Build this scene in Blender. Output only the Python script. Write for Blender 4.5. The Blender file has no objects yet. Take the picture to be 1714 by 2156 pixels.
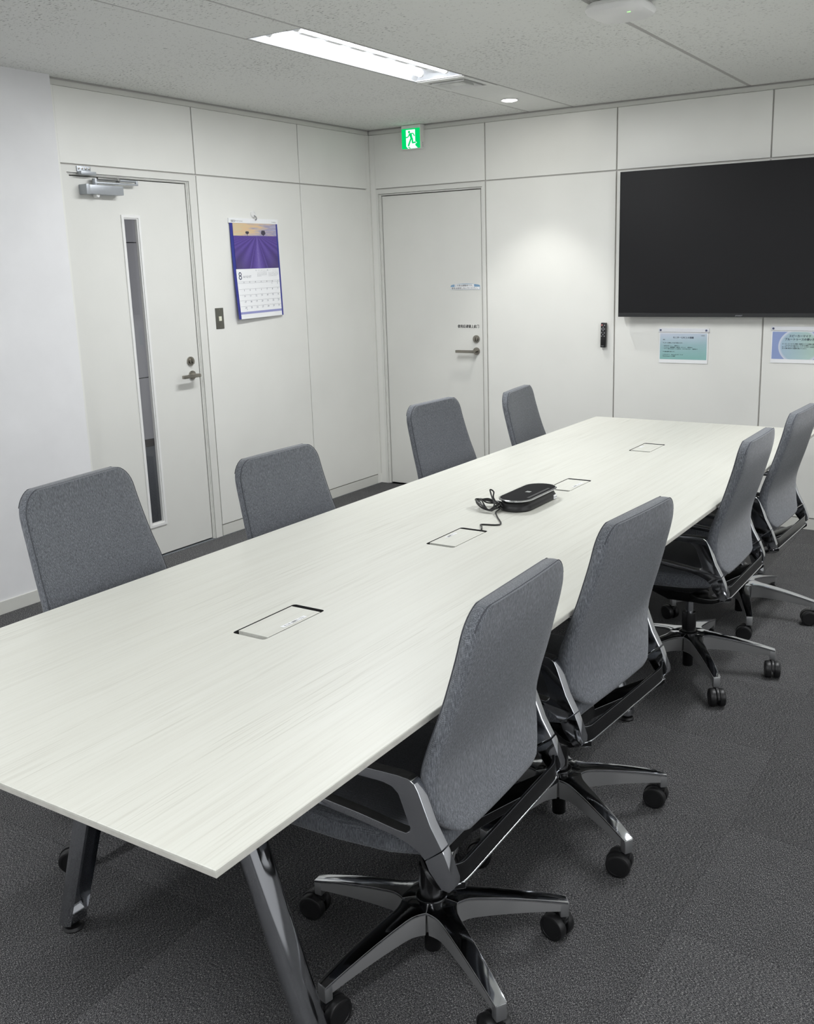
import bpy, bmesh, math, random
from mathutils import Vector, Matrix
from mathutils.geometry import tessellate_polygon
random.seed(7)
S = bpy.context.scene
COL = S.collection
# ------------------------------------------------------------------ camera
W_PX, H_PX = 1714.0, 2156.0
F_PX, YAW, PITCH, ROLL = 2065.11, 0.5666, -0.2262, -0.0274
CAM = Vector((4.1421, -5.8157, 1.5484))
cyw, syw, cp, sp = math.cos(YAW), math.sin(YAW), math.cos(PITCH), math.sin(PITCH)
fwd = Vector((-syw*cp, cyw*cp, sp)); rt0 = Vector((cyw, syw, 0)); up0 = rt0.cross(fwd)
cr, sr = math.cos(ROLL), math.sin(ROLL)
rgt = cr*rt0 + sr*up0; upv = -sr*rt0 + cr*up0
cam_d = bpy.data.cameras.new('camera'); cam = bpy.data.objects.new('camera', cam_d); COL.objects.link(cam)
cam_d.sensor_fit = 'VERTICAL'; cam_d.sensor_height = 24.0; cam_d.sensor_width = 24.0
cam_d.lens = F_PX/H_PX*24.0
cam_d.shift_x = -53.01/H_PX; cam_d.shift_y = -40.45/H_PX
cam_d.clip_start = 0.02
M3 = Matrix((rgt, upv, -fwd)).transposed()
cam.matrix_world = Matrix.Translation(CAM) @ M3.to_4x4()
S.camera = cam
# ------------------------------------------------------------------ world, exposure
SKY = 2.3                # fill daylight let in by the added window in the right wall
w = bpy.data.worlds.new('world'); S.world = w; w.use_nodes = True
w.node_tree.nodes['Background'].inputs[0].default_value = (0.96, 0.98, 1.0, 1)
w.node_tree.nodes['Background'].inputs[1].default_value = SKY
S.view_settings.view_transform = 'Standard'; S.view_settings.look = 'None'
S.view_settings.gamma = 1.0; S.view_settings.use_curve_mapping = False
S.view_settings.exposure = 0.42
TUBE_POWER = 7.0         # emission of the ceiling light tubes
LAMP_W = 25.0            # output of one twin tube lamp
DOWN_POWER = 50.0         # emission of the downlight lenses
DOWN_W = 22.0            # output of one downlight
CORRIDOR_W = 40.0        # unseen lamp added to light the space behind the glazed door
# ------------------------------------------------------------------ helpers
PI = math.pi
H = 2.4725               # ceiling height
HJ = 2.083               # head joint of the wall panels
TZ = 0.720               # table top
TK = (CAM.z-TZ)/(CAM.z-0.715)
def tx(x): return CAM.x+(x-CAM.x)*TK   # table plan measured for a top at 0.715 m, carried to the real height
def ty(y): return CAM.y+(y-CAM.y)*TK

def lin(c):
    return tuple(((v/255.0)/12.92 if v/255.0 <= 0.04045 else ((v/255.0+0.055)/1.055)**2.4) for v in c) + (1.0,)

class NT:
    def __init__(s, name):
        s.m = bpy.data.materials.new(name); s.m.use_nodes = True
        s.t = s.m.node_tree; s.b = s.t.nodes['Principled BSDF']; s.out = s.t.nodes['Material Output']
    def n(s, kind, **kw):
        nd = s.t.nodes.new(kind)
        for k, v in kw.items():
            if k.startswith('i_'):
                nd.inputs[k[2:].replace('_', ' ')].default_value = v
            else: setattr(nd, k, v)
        return nd
    def l(s, a, b): s.t.links.new(a, b)
    def coord(s, which='Object', scale=(1,1,1), rot=(0,0,0)):
        tc = s.n('ShaderNodeTexCoord'); mp = s.n('ShaderNodeMapping')
        mp.inputs['Scale'].default_value = scale; mp.inputs['Rotation'].default_value = rot
        s.l(tc.outputs[which], mp.inputs['Vector']); return mp.outputs['Vector']
    def noise(s, vec, scale=1.0, detail=2.0, rough=0.5):
        nd = s.n('ShaderNodeTexNoise'); nd.inputs['Scale'].default_value = scale
        nd.inputs['Detail'].default_value = detail; nd.inputs['Roughness'].default_value = rough
        s.l(vec, nd.inputs['Vector']); return nd.outputs['Fac']
    def ramp(s, fac, stops):
        nd = s.n('ShaderNodeValToRGB'); el = nd.color_ramp.elements
        while len(el) < len(stops): el.new(0.5)
        for e, (p, c) in zip(el, stops):
            e.position = p; e.color = c if len(c) == 4 else tuple(c)+(1,)
        s.l(fac, nd.inputs['Fac']); return nd.outputs['Color']
    def math(s, op, a, b=None, c=None, clamp=False):
        nd = s.n('ShaderNodeMath', operation=op); nd.use_clamp = clamp
        for i, v in enumerate((a, b, c)):
            if v is None: continue
            if isinstance(v, (int, float)): nd.inputs[i].default_value = v
            else: s.l(v, nd.inputs[i])
        return nd.outputs[0]
    def mix(s, fac, a, b, blend='MIX'):
        nd = s.n('ShaderNodeMix', data_type='RGBA', blend_type=blend)
        for sock, v in ((nd.inputs[0], fac), (nd.inputs[6], a), (nd.inputs[7], b)):
            if isinstance(v, (int, float)): sock.default_value = v
            elif isinstance(v, tuple): sock.default_value = v
            else: s.l(v, sock)
        return nd.outputs[2]
    def bump(s, fac, strength=0.2, dist=0.001):
        nd = s.n('ShaderNodeBump'); nd.inputs['Strength'].default_value = strength
        nd.inputs['Distance'].default_value = dist
        s.l(fac, nd.inputs['Height']); s.l(nd.outputs['Normal'], s.b.inputs['Normal'])

def mat(name, rgb, rough=0.5, metal=0.0, spec=0.5, coat=0.0):
    q = NT(name)
    q.b.inputs['Base Color'].default_value = lin(rgb); q.b.inputs['Roughness'].default_value = rough
    q.b.inputs['Metallic'].default_value = metal; q.b.inputs['Specular IOR Level'].default_value = spec
    q.b.inputs['Coat Weight'].default_value = coat
    return q.m

def mat_grain(name, rgb, rough=0.5, metal=0.0, amp=0.04, scale=60.0, spec=0.5):
    q = NT(name); v = q.coord('Object')
    f = q.noise(v, scale, 3.0)
    c = lin(rgb); lo = tuple(x*(1-amp) for x in c[:3]); hi = tuple(min(1, x*(1+amp)) for x in c[:3])
    q.l(q.ramp(f, [(0.3, lo), (0.7, hi)]), q.b.inputs['Base Color'])
    q.b.inputs['Roughness'].default_value = rough; q.b.inputs['Metallic'].default_value = metal
    q.b.inputs['Specular IOR Level'].default_value = spec
    return q.m

def mat_emit(name, rgb, strength):
    q = NT(name); e = q.n('ShaderNodeEmission')
    e.inputs['Color'].default_value = lin(rgb); e.inputs['Strength'].default_value = strength
    q.l(e.outputs[0], q.out.inputs['Surface']); return q.m

class MB:
    """collects faces with materials and builds ONE mesh object"""
    def __init__(s): s.v = []; s.f = []; s.mi = []; s.mats = []
    def mid(s, m):
        if m not in s.mats: s.mats.append(m)
        return s.mats.index(m)
    def add(s, verts, faces, m):
        o = len(s.v); s.v += [tuple(p) for p in verts]; k = s.mid(m)
        for f in faces: s.f.append(tuple(i+o for i in f)); s.mi.append(k)
        return s
    def box(s, lo, hi, m):
        x0, y0, z0 = lo; x1, y1, z1 = hi
        return s.add([(x0,y0,z0),(x1,y0,z0),(x1,y1,z0),(x0,y1,z0),(x0,y0,z1),(x1,y0,z1),(x1,y1,z1),(x0,y1,z1)],
                     [(0,3,2,1),(4,5,6,7),(0,1,5,4),(1,2,6,5),(2,3,7,6),(3,0,4,7)], m)
    def prism(s, outer, holes, d0, d1, m, to=lambda a, b, d: (a, b, d), side=None):
        """polygon (with holes) in a,b swept from depth d0 to d1; `to` maps a,b,d to x,y,z"""
        side = side or m
        loops = [list(outer)] + [list(h) for h in holes]
        flat = [p for l in loops for p in l]; n = len(flat)
        tri = tessellate_polygon([[Vector((p[0], p[1], 0)) for p in l] for l in loops])
        V = [to(p[0], p[1], d0) for p in flat] + [to(p[0], p[1], d1) for p in flat]
        s.add(V, [tuple(reversed(t)) for t in tri] + [tuple(i+n for i in t) for t in tri], m)
        F = []; o = 0
        for l in loops:
            k = len(l)
            for i in range(k):
                j = (i+1) % k; F.append((o+i, o+j, o+j+n, o+i+n))
            o += k
        return s.add(V, F, side)
    def loft(s, rows, m, caps=True, closed=True):
        n = len(rows[0]); V = [p for r in rows for p in r]; F = []
        for a in range(len(rows)-1):
            for i in range(n if closed else n-1):
                j = (i+1) % n
                F.append((a*n+i, a*n+j, (a+1)*n+j, (a+1)*n+i))
        if caps:
            for a, rev in ((0, True), (len(rows)-1, False)):
                c = Vector((0,0,0))
                for p in rows[a]: c += Vector(p)
                c /= n; V.append(tuple(c)); ci = len(V)-1
                for i in range(n):
                    j = (i+1) % n
                    F.append((ci, a*n+j, a*n+i) if rev else (ci, a*n+i, a*n+j))
        return s.add(V, F, m)
    def tube(s, pts, r, m, n=10, closed=False, caps=True):
        pts = [Vector(p) for p in pts]; R = r if isinstance(r, (list, tuple)) else [r]*len(pts)
        rows = []; prev = None; N = len(pts)
        for i, p in enumerate(pts):
            a = pts[(i-1) % N] if closed or i else p; b = pts[(i+1) % N] if closed or i < N-1 else p
            t = (b-a).normalized()
            if prev is None:
                u = t.orthogonal().normalized()
            else:
                u = (prev - t*prev.dot(t)).normalized()
            prev = u; v = t.cross(u)
            rows.append([tuple(p + R[i]*(math.cos(2*PI*k/n)*u + math.sin(2*PI*k/n)*v)) for k in range(n)])
        if closed:
            rows.append(rows[0]); return s.loft(rows, m, caps=False)
        return s.loft(rows, m, caps=caps)
    def lathe(s, prof, m, c=(0,0,0), n=24, axis='z', caps=True):
        rows = []
        for r, h in prof:
            row = []
            for k in range(n):
                a = 2*PI*k/n; x, y = r*math.cos(a), r*math.sin(a)
                p = {'z': (x, y, h), 'y': (y, h, x), 'x': (h, x, y)}[axis]
                row.append((c[0]+p[0], c[1]+p[1], c[2]+p[2]))
            rows.append(row)
        return s.loft(rows, m, caps=caps)
    def build(s, name, parent=None, loc=(0,0,0), rot=(0,0,0), bevel=0.0, seg=2, smooth=35, weld=True):
        me = bpy.data.meshes.new(name); me.from_pydata(s.v, [], s.f)
        for m in s.mats: me.materials.append(m)
        me.polygons.foreach_set('material_index', s.mi)
        bm = bmesh.new(); bm.from_mesh(me)
        if weld: bmesh.ops.remove_doubles(bm, verts=bm.verts, dist=1e-5)
        bmesh.ops.recalc_face_normals(bm, faces=bm.faces)
        if bevel:
            bmesh.ops.dissolve_limit(bm, angle_limit=0.01, verts=bm.verts, edges=bm.edges, delimit={'MATERIAL'})
            ed = [e for e in bm.edges if len(e.link_faces) == 2 and e.calc_face_angle(0) > math.radians(28)]
            bmesh.ops.bevel(bm, geom=ed, offset=bevel, segments=seg, profile=0.6, affect='EDGES', clamp_overlap=True)
        bm.to_mesh(me); bm.free()
        if smooth:
            me.shade_smooth(); me.set_sharp_from_angle(angle=math.radians(smooth))
        o = bpy.data.objects.new(name, me); COL.objects.link(o)
        o.location = loc; o.rotation_euler = rot
        if parent: o.parent = parent
        return o

def struct(o): o['kind'] = 'structure'; return o
def tag(o, label, cat, group=None):
    o['label'] = label; o['category'] = cat
    if group: o['group'] = group
    return o
def empty(name, loc=(0,0,0), rz=0.0, parent=None):
    o = bpy.data.objects.new(name, None); COL.objects.link(o)
    o.location = loc; o.rotation_euler = (0,0,rz); o.empty_display_size = 0.1
    if parent: o.parent = parent
    return o
def copy_tree(o, parent=None):
    c = o.copy(); COL.objects.link(c)
    if parent: c.parent = parent
    for ch in list(o.children): copy_tree(ch, c)
    return c

def rrect(x0, y0, x1, y1, r, n=4):
    P = []
    for cx, cy, a0 in ((x1-r, y1-r, 0), (x0+r, y1-r, PI/2), (x0+r, y0+r, PI), (x1-r, y0+r, 1.5*PI)):
        for k in range(n+1):
            a = a0 + PI/2*k/n; P.append((cx+r*math.cos(a), cy+r*math.sin(a)))
    return P
def circ(cx, cy, r, n=16): return [(cx+r*math.cos(2*PI*k/n), cy+r*math.sin(2*PI*k/n)) for k in range(n)]

def glyphs(body, size=0.01, align='LEFT', bold=0.0, shear=0.0, line=1.0, res=2):
    """flat lettering as 2D triangles: returns verts (a,b) and faces"""
    c = bpy.data.curves.new('lettering', 'FONT'); c.body = body; c.size = size
    c.align_x = align; c.resolution_u = res; c.offset = bold*size; c.shear = shear; c.space_line = line
    o = bpy.data.objects.new('lettering', c); COL.objects.link(o)
    dg = bpy.context.evaluated_depsgraph_get(); dg.update()
    me = bpy.data.meshes.new_from_object(o.evaluated_get(dg))
    V = [(v.co.x, v.co.y) for v in me.vertices]; F = [tuple(p.vertices) for p in me.polygons]
    bpy.data.objects.remove(o); bpy.data.curves.remove(c); bpy.data.meshes.remove(me)
    return V, F
def write(mb, body, at, size, m, to, align='LEFT', bold=0.0, shear=0.0, line=1.0, res=2, fit=None):
    V, F = glyphs(body, size, align, 0.0 if bold > 0 else bold, shear, line, res)
    if fit and V:
        w = max(p[0] for p in V)-min(p[0] for p in V); k = fit/w
        V = [(p[0]*k, p[1]) for p in V]
    for ox, oy in (((0, 0),) if bold <= 0 else ((-bold*size, 0), (bold*size, 0), (0, bold*size))):   # strokes thickened by overprinting
        mb.add([to(at[0]+p[0]+ox, at[1]+p[1]+oy) for p in V], F, m)

# ------------------------------------------------------------------ materials
def mk_wall():
    q = NT('satin white wall panel'); v = q.coord('Object')
    f = q.noise(v, 3.0, 2.0)
    q.l(q.ramp(f, [(0.3, lin((229,229,224))), (0.7, lin((233,233,228)))]), q.b.inputs['Base Color'])
    q.b.inputs['Roughness'].default_value = 0.36
    q.bump(q.noise(v, 260.0, 2.0), 0.05, 0.0006); return q.m
M_PANEL = mk_wall()
def mk_plaster():
    q = NT('white wallpaper'); v = q.coord('Object')
    stain = q.noise(v, 5.0, 3.0)
    q.l(q.ramp(stain, [(0.25, lin((226,226,227))), (0.7, lin((232,232,233)))]), q.b.inputs['Base Color'])
    q.b.inputs['Roughness'].default_value = 0.8
    q.bump(q.noise(v, 380.0, 3.0), 0.12, 0.0006); return q.m
M_PLASTER = mk_plaster()
M_JOINT = mat('grey recessed joint', (196,194,190), 0.6)
M_TRIM = mat('white painted trim', (214,214,208), 0.45)
M_DOOR = mat_grain('off white door face', (222,222,217), 0.4, 0, 0.015, 4)
M_DARK = mat('dark gap', (24,24,25), 0.8)
def mk_ceiling():
    q = NT('rock wool ceiling board'); v = q.coord('Object', (1.0, 1.0, 1.0))
    v2 = q.coord('Object', (58.0, 135.0, 80.0))
    n1 = q.noise(v2, 1.0, 3.0, 0.6)
    big = q.noise(v, 1.6, 2.0)
    thr = q.math('MULTIPLY_ADD', big, -0.16, 0.475)
    pit = q.math('SUBTRACT', thr, n1); pit = q.math('MULTIPLY', pit, 14.0, clamp=True)
    q.l(q.mix(pit, lin((238,239,235)), lin((172,171,168))), q.b.inputs['Base Color'])
    q.b.inputs['Roughness'].default_value = 0.95; q.b.inputs['Specular IOR Level'].default_value = 0.1
    fine = q.noise(v, 170.0, 3.0); hgt = q.math('MULTIPLY_ADD', pit, -2.5, fine)
    q.bump(hgt, 0.5, 0.0015); return q.m
M_CEIL = mk_ceiling()
M_CEILP = mat_grain('smooth ceiling board', (238,239,235), 0.8, 0, 0.015, 40, 0.2)
M_TBAR = mat('grey ceiling bar', (186,184,181), 0.6)
def mk_table():
    q = NT('white ash laminate')
    va = q.coord('Object', (1.0, 0.018, 1.0)); vb = q.coord('Object', (1.0, 0.10, 1.0))
    n1 = q.noise(va, 210.0, 2.0, 0.55); n2 = q.noise(va, 70.0, 4.0, 0.75); n3 = q.noise(vb, 6.0, 2.0)
    base = q.ramp(n2, [(0.28, lin((203,202,193))), (0.50, lin((209,209,200))), (0.75, lin((213,213,205)))])
    lines = q.math('MULTIPLY', q.math('SUBTRACT', 0.45, n1), 9.0, clamp=True)
    dens = q.math('MULTIPLY', q.math('SUBTRACT', n3, 0.36), 4.0, clamp=True)
    lf = q.math('MULTIPLY', q.math('MULTIPLY', lines, dens), 0.46)
    q.l(q.mix(lf, base, lin((178,176,165))), q.b.inputs['Base Color'])
    q.b.inputs['Roughness'].default_value = 0.42
    q.bump(n1, 0.10, 0.0006); return q.m
M_TABLE = mk_table()
M_TEDGE = mat_grain('table edge band', (196,194,186), 0.45, 0, 0.10, 30)
def mk_fabric():
    q = NT('grey herringbone fabric')
    va = q.coord('Object', (620.0, 620.0, 80.0)); n1 = q.noise(va, 1.0, 2.0, 0.5)
    vb = q.coord('Object', (900.0, 900.0, 900.0)); n2 = q.noise(vb, 1.0, 1.0)
    tc = q.n('ShaderNodeTexCoord'); sx = q.n('ShaderNodeSeparateXYZ'); q.l(tc.outputs['Object'], sx.inputs[0])
    zig = q.math('PINGPONG', q.math('MULTIPLY', sx.outputs['Y'], 1.0), 0.004)
    ph = q.math('ADD', q.math('MULTIPLY', sx.outputs['Z'], 1.0), zig)
    st = q.math('SINE', q.math('MULTIPLY', ph, 2*PI/0.0034))
    st = q.math('MULTIPLY_ADD', st, 0.09, n1)
    st = q.math('MULTIPLY_ADD', q.math('SUBTRACT', n2, 0.5), 0.35, st)
    c = q.ramp(st, [(0.22, lin((68,71,75))), (0.5, lin((98,101,106))), (0.78, lin((136,139,145)))])
    q.l(c, q.b.inputs['Base Color'])
    q.b.inputs['Roughness'].default_value = 0.9; q.b.inputs['Specular IOR Level'].default_value = 0.15
    q.b.inputs['Sheen Weight'].default_value = 0.25; q.b.inputs['Sheen Roughness'].default_value = 0.5
    q.bump(st, 0.25, 0.0008); return q.m
M_FAB = mk_fabric()
M_PIPE = mat('dark grey piping cord', (70,72,77), 0.85)
M_CHROME = mat('polished aluminium', (200,202,206), 0.09, 1.0)
M_SATIN = mat('satin cast aluminium', (196,197,198), 0.42, 1.0)
M_CAST = mat('pale cast aluminium side', (150,150,150), 0.45, 0.35)
M_BLACK = mat('black plastic', (22,22,23), 0.42)
M_BLACKG = mat('black gloss metal', (14,14,15), 0.22)
M_STEEL = mat('brushed stainless steel', (150,146,138), 0.3, 1.0)
M_SILVER = mat('silver painted metal', (172,176,181), 0.42, 0.6)
M_WHITEP = mat('white plastic', (232,232,230), 0.4)
M_PAPER = mat('white paper', (240,241,242), 0.6)
M_INK = mat('dark ink', (30,32,38), 0.7)
M_INKB = mat('navy ink', (44,52,84), 0.7)
M_INKG = mat('grey ink', (120,122,128), 0.7)
def mk_carpet():
    q = NT('charcoal loop carpet')
    va = q.coord('Object', (560.0, 190.0, 100.0)); n1 = q.noise(va, 1.0, 2.0, 0.6)
    vb = q.coord('Object', (1.0, 1.0, 1.0)); n2 = q.noise(vb, 760.0, 1.0); n3 = q.noise(vb, 9.0, 3.0)
    oi = q.n('ShaderNodeObjectInfo')
    s = q.math('MULTIPLY_ADD', q.math('SUBTRACT', n2, 0.5), 1.0, n1)
    c = q.ramp(s, [(0.28, lin((34,34,36))), (0.5, lin((78,78,80))), (0.64, lin((118,118,119))), (0.80, lin((212,210,206)))])
    v = q.math('MULTIPLY_ADD', oi.outputs['Random'], 0.24, 0.84)
    v = q.math('MULTIPLY', v, q.math('MULTIPLY_ADD', n3, 0.3, 0.86))
    mm = q.n('ShaderNodeVectorMath', operation='SCALE'); q.l(c, mm.inputs[0]); q.l(v, mm.inputs['Scale'])
    q.l(mm.outputs[0], q.b.inputs['Base Color'])
    q.b.inputs['Roughness'].default_value = 1.0; q.b.inputs['Specular IOR Level'].default_value = 0.05
    q.bump(s, 0.7, 0.003); return q.m
M_CARPET = mk_carpet()
M_GLASS = NT('clear door glass')
M_GLASS.b.inputs['Transmission Weight'].default_value = 1.0; M_GLASS.b.inputs['Roughness'].default_value = 0.0
M_GLASS.b.inputs['Base Color'].default_value = (0.86, 0.88, 0.9, 1); M_GLASS.b.inputs['IOR'].default_value = 1.45
M_GLASS = M_GLASS.m
q = NT('added window glass'); tr_ = q.n('ShaderNodeBsdfTransparent'); gl_ = q.n('ShaderNodeBsdfGlossy'); gl_.inputs['Roughness'].default_value = 0.0
fr_ = q.n('ShaderNodeFresnel'); fr_.inputs['IOR'].default_value = 1.3; mx_ = q.n('ShaderNodeMixShader')
q.l(fr_.outputs[0], mx_.inputs[0]); q.l(tr_.outputs[0], mx_.inputs[1]); q.l(gl_.outputs[0], mx_.inputs[2]); q.l(mx_.outputs[0], q.out.inputs['Surface']); M_PANE = q.m
M_TUBE = mat_emit('lit tube', (247,250,255), TUBE_POWER)
M_LENS = mat_emit('lit downlight lens', (255,252,244), DOWN_POWER)

# ------------------------------------------------------------------ room shell
RX, RY = 5.7, -7.7       # right wall, rear wall
# floor with carpet tiles
M_FLOOR = mat('carpet underlay', (40,40,41), 1.0, 0, 0.05)
fl = MB().box((0.0, RY, -0.06), (RX, 0.20, -0.008), M_FLOOR); floor = struct(fl.build('floor', smooth=0))
def ticks(o, lo, hi):
    t = [lo]; k = math.ceil((lo-o)/0.5 + 1e-6)
    while o+0.5*k < hi-1e-6: t.append(o+0.5*k); k += 1
    return t+[hi]
tile_mesh = {}
xs, ys = ticks(3.505, 0.0, RX), ticks(-3.81, RY, 0.0)
for i in range(len(xs)-1):
    for j in range(len(ys)-1):
        a, b = xs[i+1]-xs[i], ys[j+1]-ys[j]
        if min(a, b) < 0.03: continue
        turn = (i+j) % 2
        key = (round(a, 3), round(b, 3), turn)
        if key not in tile_mesh:
            dx, dy = (a, b) if not turn else (b, a)
            g = 0.0002; c = 0.0007
            lo, hi = (-dx/2+g, -dy/2+g), (dx/2-g, dy/2-g)
            rows = [[(lo[0],lo[1],-0.0075),(hi[0],lo[1],-0.0075),(hi[0],hi[1],-0.0075),(lo[0],hi[1],-0.0075)],
                    [(lo[0],lo[1],-c),(hi[0],lo[1],-c),(hi[0],hi[1],-c),(lo[0],hi[1],-c)],
                    [(lo[0]+c,lo[1]+c,0),(hi[0]-c,lo[1]+c,0),(hi[0]-c,hi[1]-c,0),(lo[0]+c,hi[1]-c,0)]]
            o = MB().loft(rows, M_CARPET).build('carpet_tile', floor, smooth=0); tile_mesh[key] = o
        else:
            o = tile_mesh[key].copy(); COL.objects.link(o)
        o.location = ((xs[i]+xs[i+1])/2, (ys[j]+ys[j+1])/2, 0); o.rotation_euler = (0,0,PI/2 if turn else 0)

# back wall: backing with recessed joints, panels standing proud
G = 0.004
bk = MB()
DX0, DX1, DZ = 0.062, 0.893, 2.05          # opening of the far door
bk.box((-0.1, 0.012, 0), (DX0, 0.11, H+0.1), M_JOINT); bk.box((DX1, 0.012, 0), (RX+0.1, 0.11, H+0.1), M_JOINT)
bk.box((DX0, 0.012, DZ), (DX1, 0.11, H+0.1), M_JOINT); bk.box((DX0, 0.08, 0), (DX1, 0.11, DZ), M_DARK)  # the dark sheet behind the leaf deepens the shade in its gaps
wall_back = struct(bk.build('wall_back', smooth=0))
def panel_b(x0, x1, z0, z1):
    MB().box((x0, 0.0, z0), (x1, 0.012, z1), M_PANEL).build('wall_panel', wall_back, bevel=0.0012, seg=1, smooth=0)
jx = [0.915, 1.815, 2.715, 3.615, 4.515, RX]
for a, b in zip(jx[:-1], jx[1:]):
    panel_b(a+G, b-G if b < RX else RX, 0.070, HJ-G)
    panel_b(a+G, b-G if b < RX else RX, HJ+G, H-0.034)
panel_b(0.045, 0.915-G, HJ+G, H-0.034)
cp_ = MB(); cp_.box((0.0, 0.0, 0.0), (0.045, 0.012, H-0.034), M_PANEL); cp_.box((0.0, -0.004, 0.07), (0.006, 0.002, H-0.036), M_TRIM)
cp_.build('corner_post', wall_back, smooth=0)
# left wall
lw = MB(); LY0, LY1 = -2.53, -1.70
lw.box((-0.11, -2.60, 0), (-0.012, LY0, H+0.1), M_JOINT); lw.box((-0.11, LY1, 0), (-0.012, 0.012, H+0.1), M_JOINT)
lw.box((-0.11, LY0, DZ), (-0.012, LY1, H+0.1), M_JOINT)
wall_left = struct(lw.build('wall_left', smooth=0))
def panel_l(y0, y1, z0, z1):
    MB().box((-0.012, y0, z0), (0.0, y1, z1), M_PANEL).build('wall_panel', wall_left, bevel=0.0012, seg=1, smooth=0)
V1, V2 = -1.667, -0.7635
panel_l(V1+G, V2-G, 0.070, HJ-G); panel_l(V2+G, -0.04, 0.070, HJ-G)
panel_l(-2.56, V1-G, HJ+G, H-0.034); panel_l(V1+G, V2-G, HJ+G, H-0.034); panel_l(V2+G, -0.04, HJ+G, H-0.034)
q = MB(); q.box((-0.012, -0.04, 0), (0.0, 0.0, H-0.034), M_PANEL); q.build('corner_post', wall_left, smooth=0)
q = MB(); q.box((-0.012, -2.60, 0), (0.0, -2.56, H-0.034), M_PANEL); q.build('end_post', wall_left, smooth=0)
# the nearer stretch of the left wall stands 40 mm proud
wl = MB().box((-0.12, RY-0.1, 0), (0.04, -2.60, H+0.1), M_PLASTER); struct(wl.build('wall_left_near', bevel=0.002, smooth=0))
WY0, WY1, WZ0, WZ1 = -6.9, -2.7, 0.85, 2.15
wr = MB(); wr.prism([(RY-0.1,0),(0.0,0),(0.0,H+0.1),(RY-0.1,H+0.1)], [[(WY0,WZ0),(WY0,WZ1),(WY1,WZ1),(WY1,WZ0)]], RX, RX+0.12, M_PLASTER, lambda a, b, d: (d, a, b))
struct(wr.build('wall_right', smooth=0))
wn = struct(empty('added_window_1', (RX+0.06, (WY0+WY1)/2, WZ0))); wc = (WY0+WY1)/2  # unseen window, added to brighten the ceiling and carpet
for k in range(3):
    y0 = WY0-wc+(WY1-WY0)/3*k; y1 = y0+(WY1-WY0)/3
    fm = MB(); fm.prism([(y0,0),(y1,0),(y1,WZ1-WZ0),(y0,WZ1-WZ0)], [[(y0+0.04,0.04),(y0+0.04,WZ1-WZ0-0.04),(y1-0.04,WZ1-WZ0-0.04),(y1-0.04,0.04)]], -0.025, 0.025, M_SILVER, lambda a, b, d: (d, a, b))
    fm.build('added_window_frame', wn, smooth=0)
    MB().box((-0.003, y0+0.04, 0.04), (0.003, y1-0.04, WZ1-WZ0-0.04), M_PANE).build('added_window_pane', wn, smooth=0)
struct(MB().box((0.04, RY-0.1, 0), (RX, RY, H+0.1), M_PLASTER).build('wall_rear', smooth=0))
# baseboards
struct(MB().box((0.915+G, 0.003, 0.0), (RX, 0.012, 0.064), M_TRIM).build('baseboard_back', smooth=0))
struct(MB().box((-0.012, V1+G, 0.0), (-0.003, -0.04, 0.064), M_TRIM).build('baseboard_left', smooth=0))
struct(MB().box((0.04, RY, 0.0), (0.048, -2.602, 0.063), M_TRIM).build('baseboard_left_near', bevel=0.002, smooth=0))
# cornice channels under the ceiling
struct(MB().box((0.0, 0.006, H-0.032), (RX, 0.013, H-0.007), M_TRIM).build('trim_1', smooth=0))
struct(MB().box((-0.013, -2.60, H-0.032), (-0.006, 0.006, H-0.007), M_TRIM).build('trim_2', smooth=0))

# ------------------------------------------------------------------ ceiling
ST = [(1.229, 1.529), (3.629, 3.929)]                 # service strips that carry the lamps
ceil = struct(MB().box((-0.1, RY-0.1, H+0.10), (RX+0.1, 0.1, H+0.16), M_TBAR).build('ceiling', smooth=0))
def board(x0, x1, y0, y1, m):
    MB().box((x0, y0, H), (x1, y1, H+0.012), m).build('ceiling_board', ceil, smooth=0)
JY = [RY, -6.83, -5.03, -3.23, -1.43, -0.003]
for x0, x1 in ((0.003, 1.222), (1.536, 2.570), (2.592, 3.622), (3.936, 4.80), (4.806, RX)):
    for y0, y1 in zip(JY[:-1], JY[1:]): board(x0, x1, y0+0.0004, y1-0.0004, M_CEIL)
bars = MB()
for x in (1.229, 1.529, 2.581, 3.629, 3.929, 4.803):
    hw = 0.012 if x == 2.581 else 0.0075
    bars.box((x-hw, RY, H+0.0012), (x+hw, -0.003, H+0.014), M_TBAR)
for x0, x1 in ST:
    for y in (-0.944, -1.300, -2.562): bars.box((x0, y-0.004, H+0.0015), (x1, y+0.004, H+0.014), M_TBAR)
bars.build('ceiling_bar', ceil, smooth=0)
LAMPS = [(0, -2.556, -1.306), (0, -6.56, -5.31), (1, -2.556, -1.306), (1, -6.56, -5.31)]  # only the first is in view; the rest are added to brighten the room
for k, (x0, x1) in enumerate(ST):
    x0 += 0.0075; x1 -= 0.0075
    board(x0, x1, -0.94, -0.003, M_CEILP)
    board(x0, x1, -5.306, -2.566, M_CEIL); board(x0, x1, RY, -6.564, M_CEIL)

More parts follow.
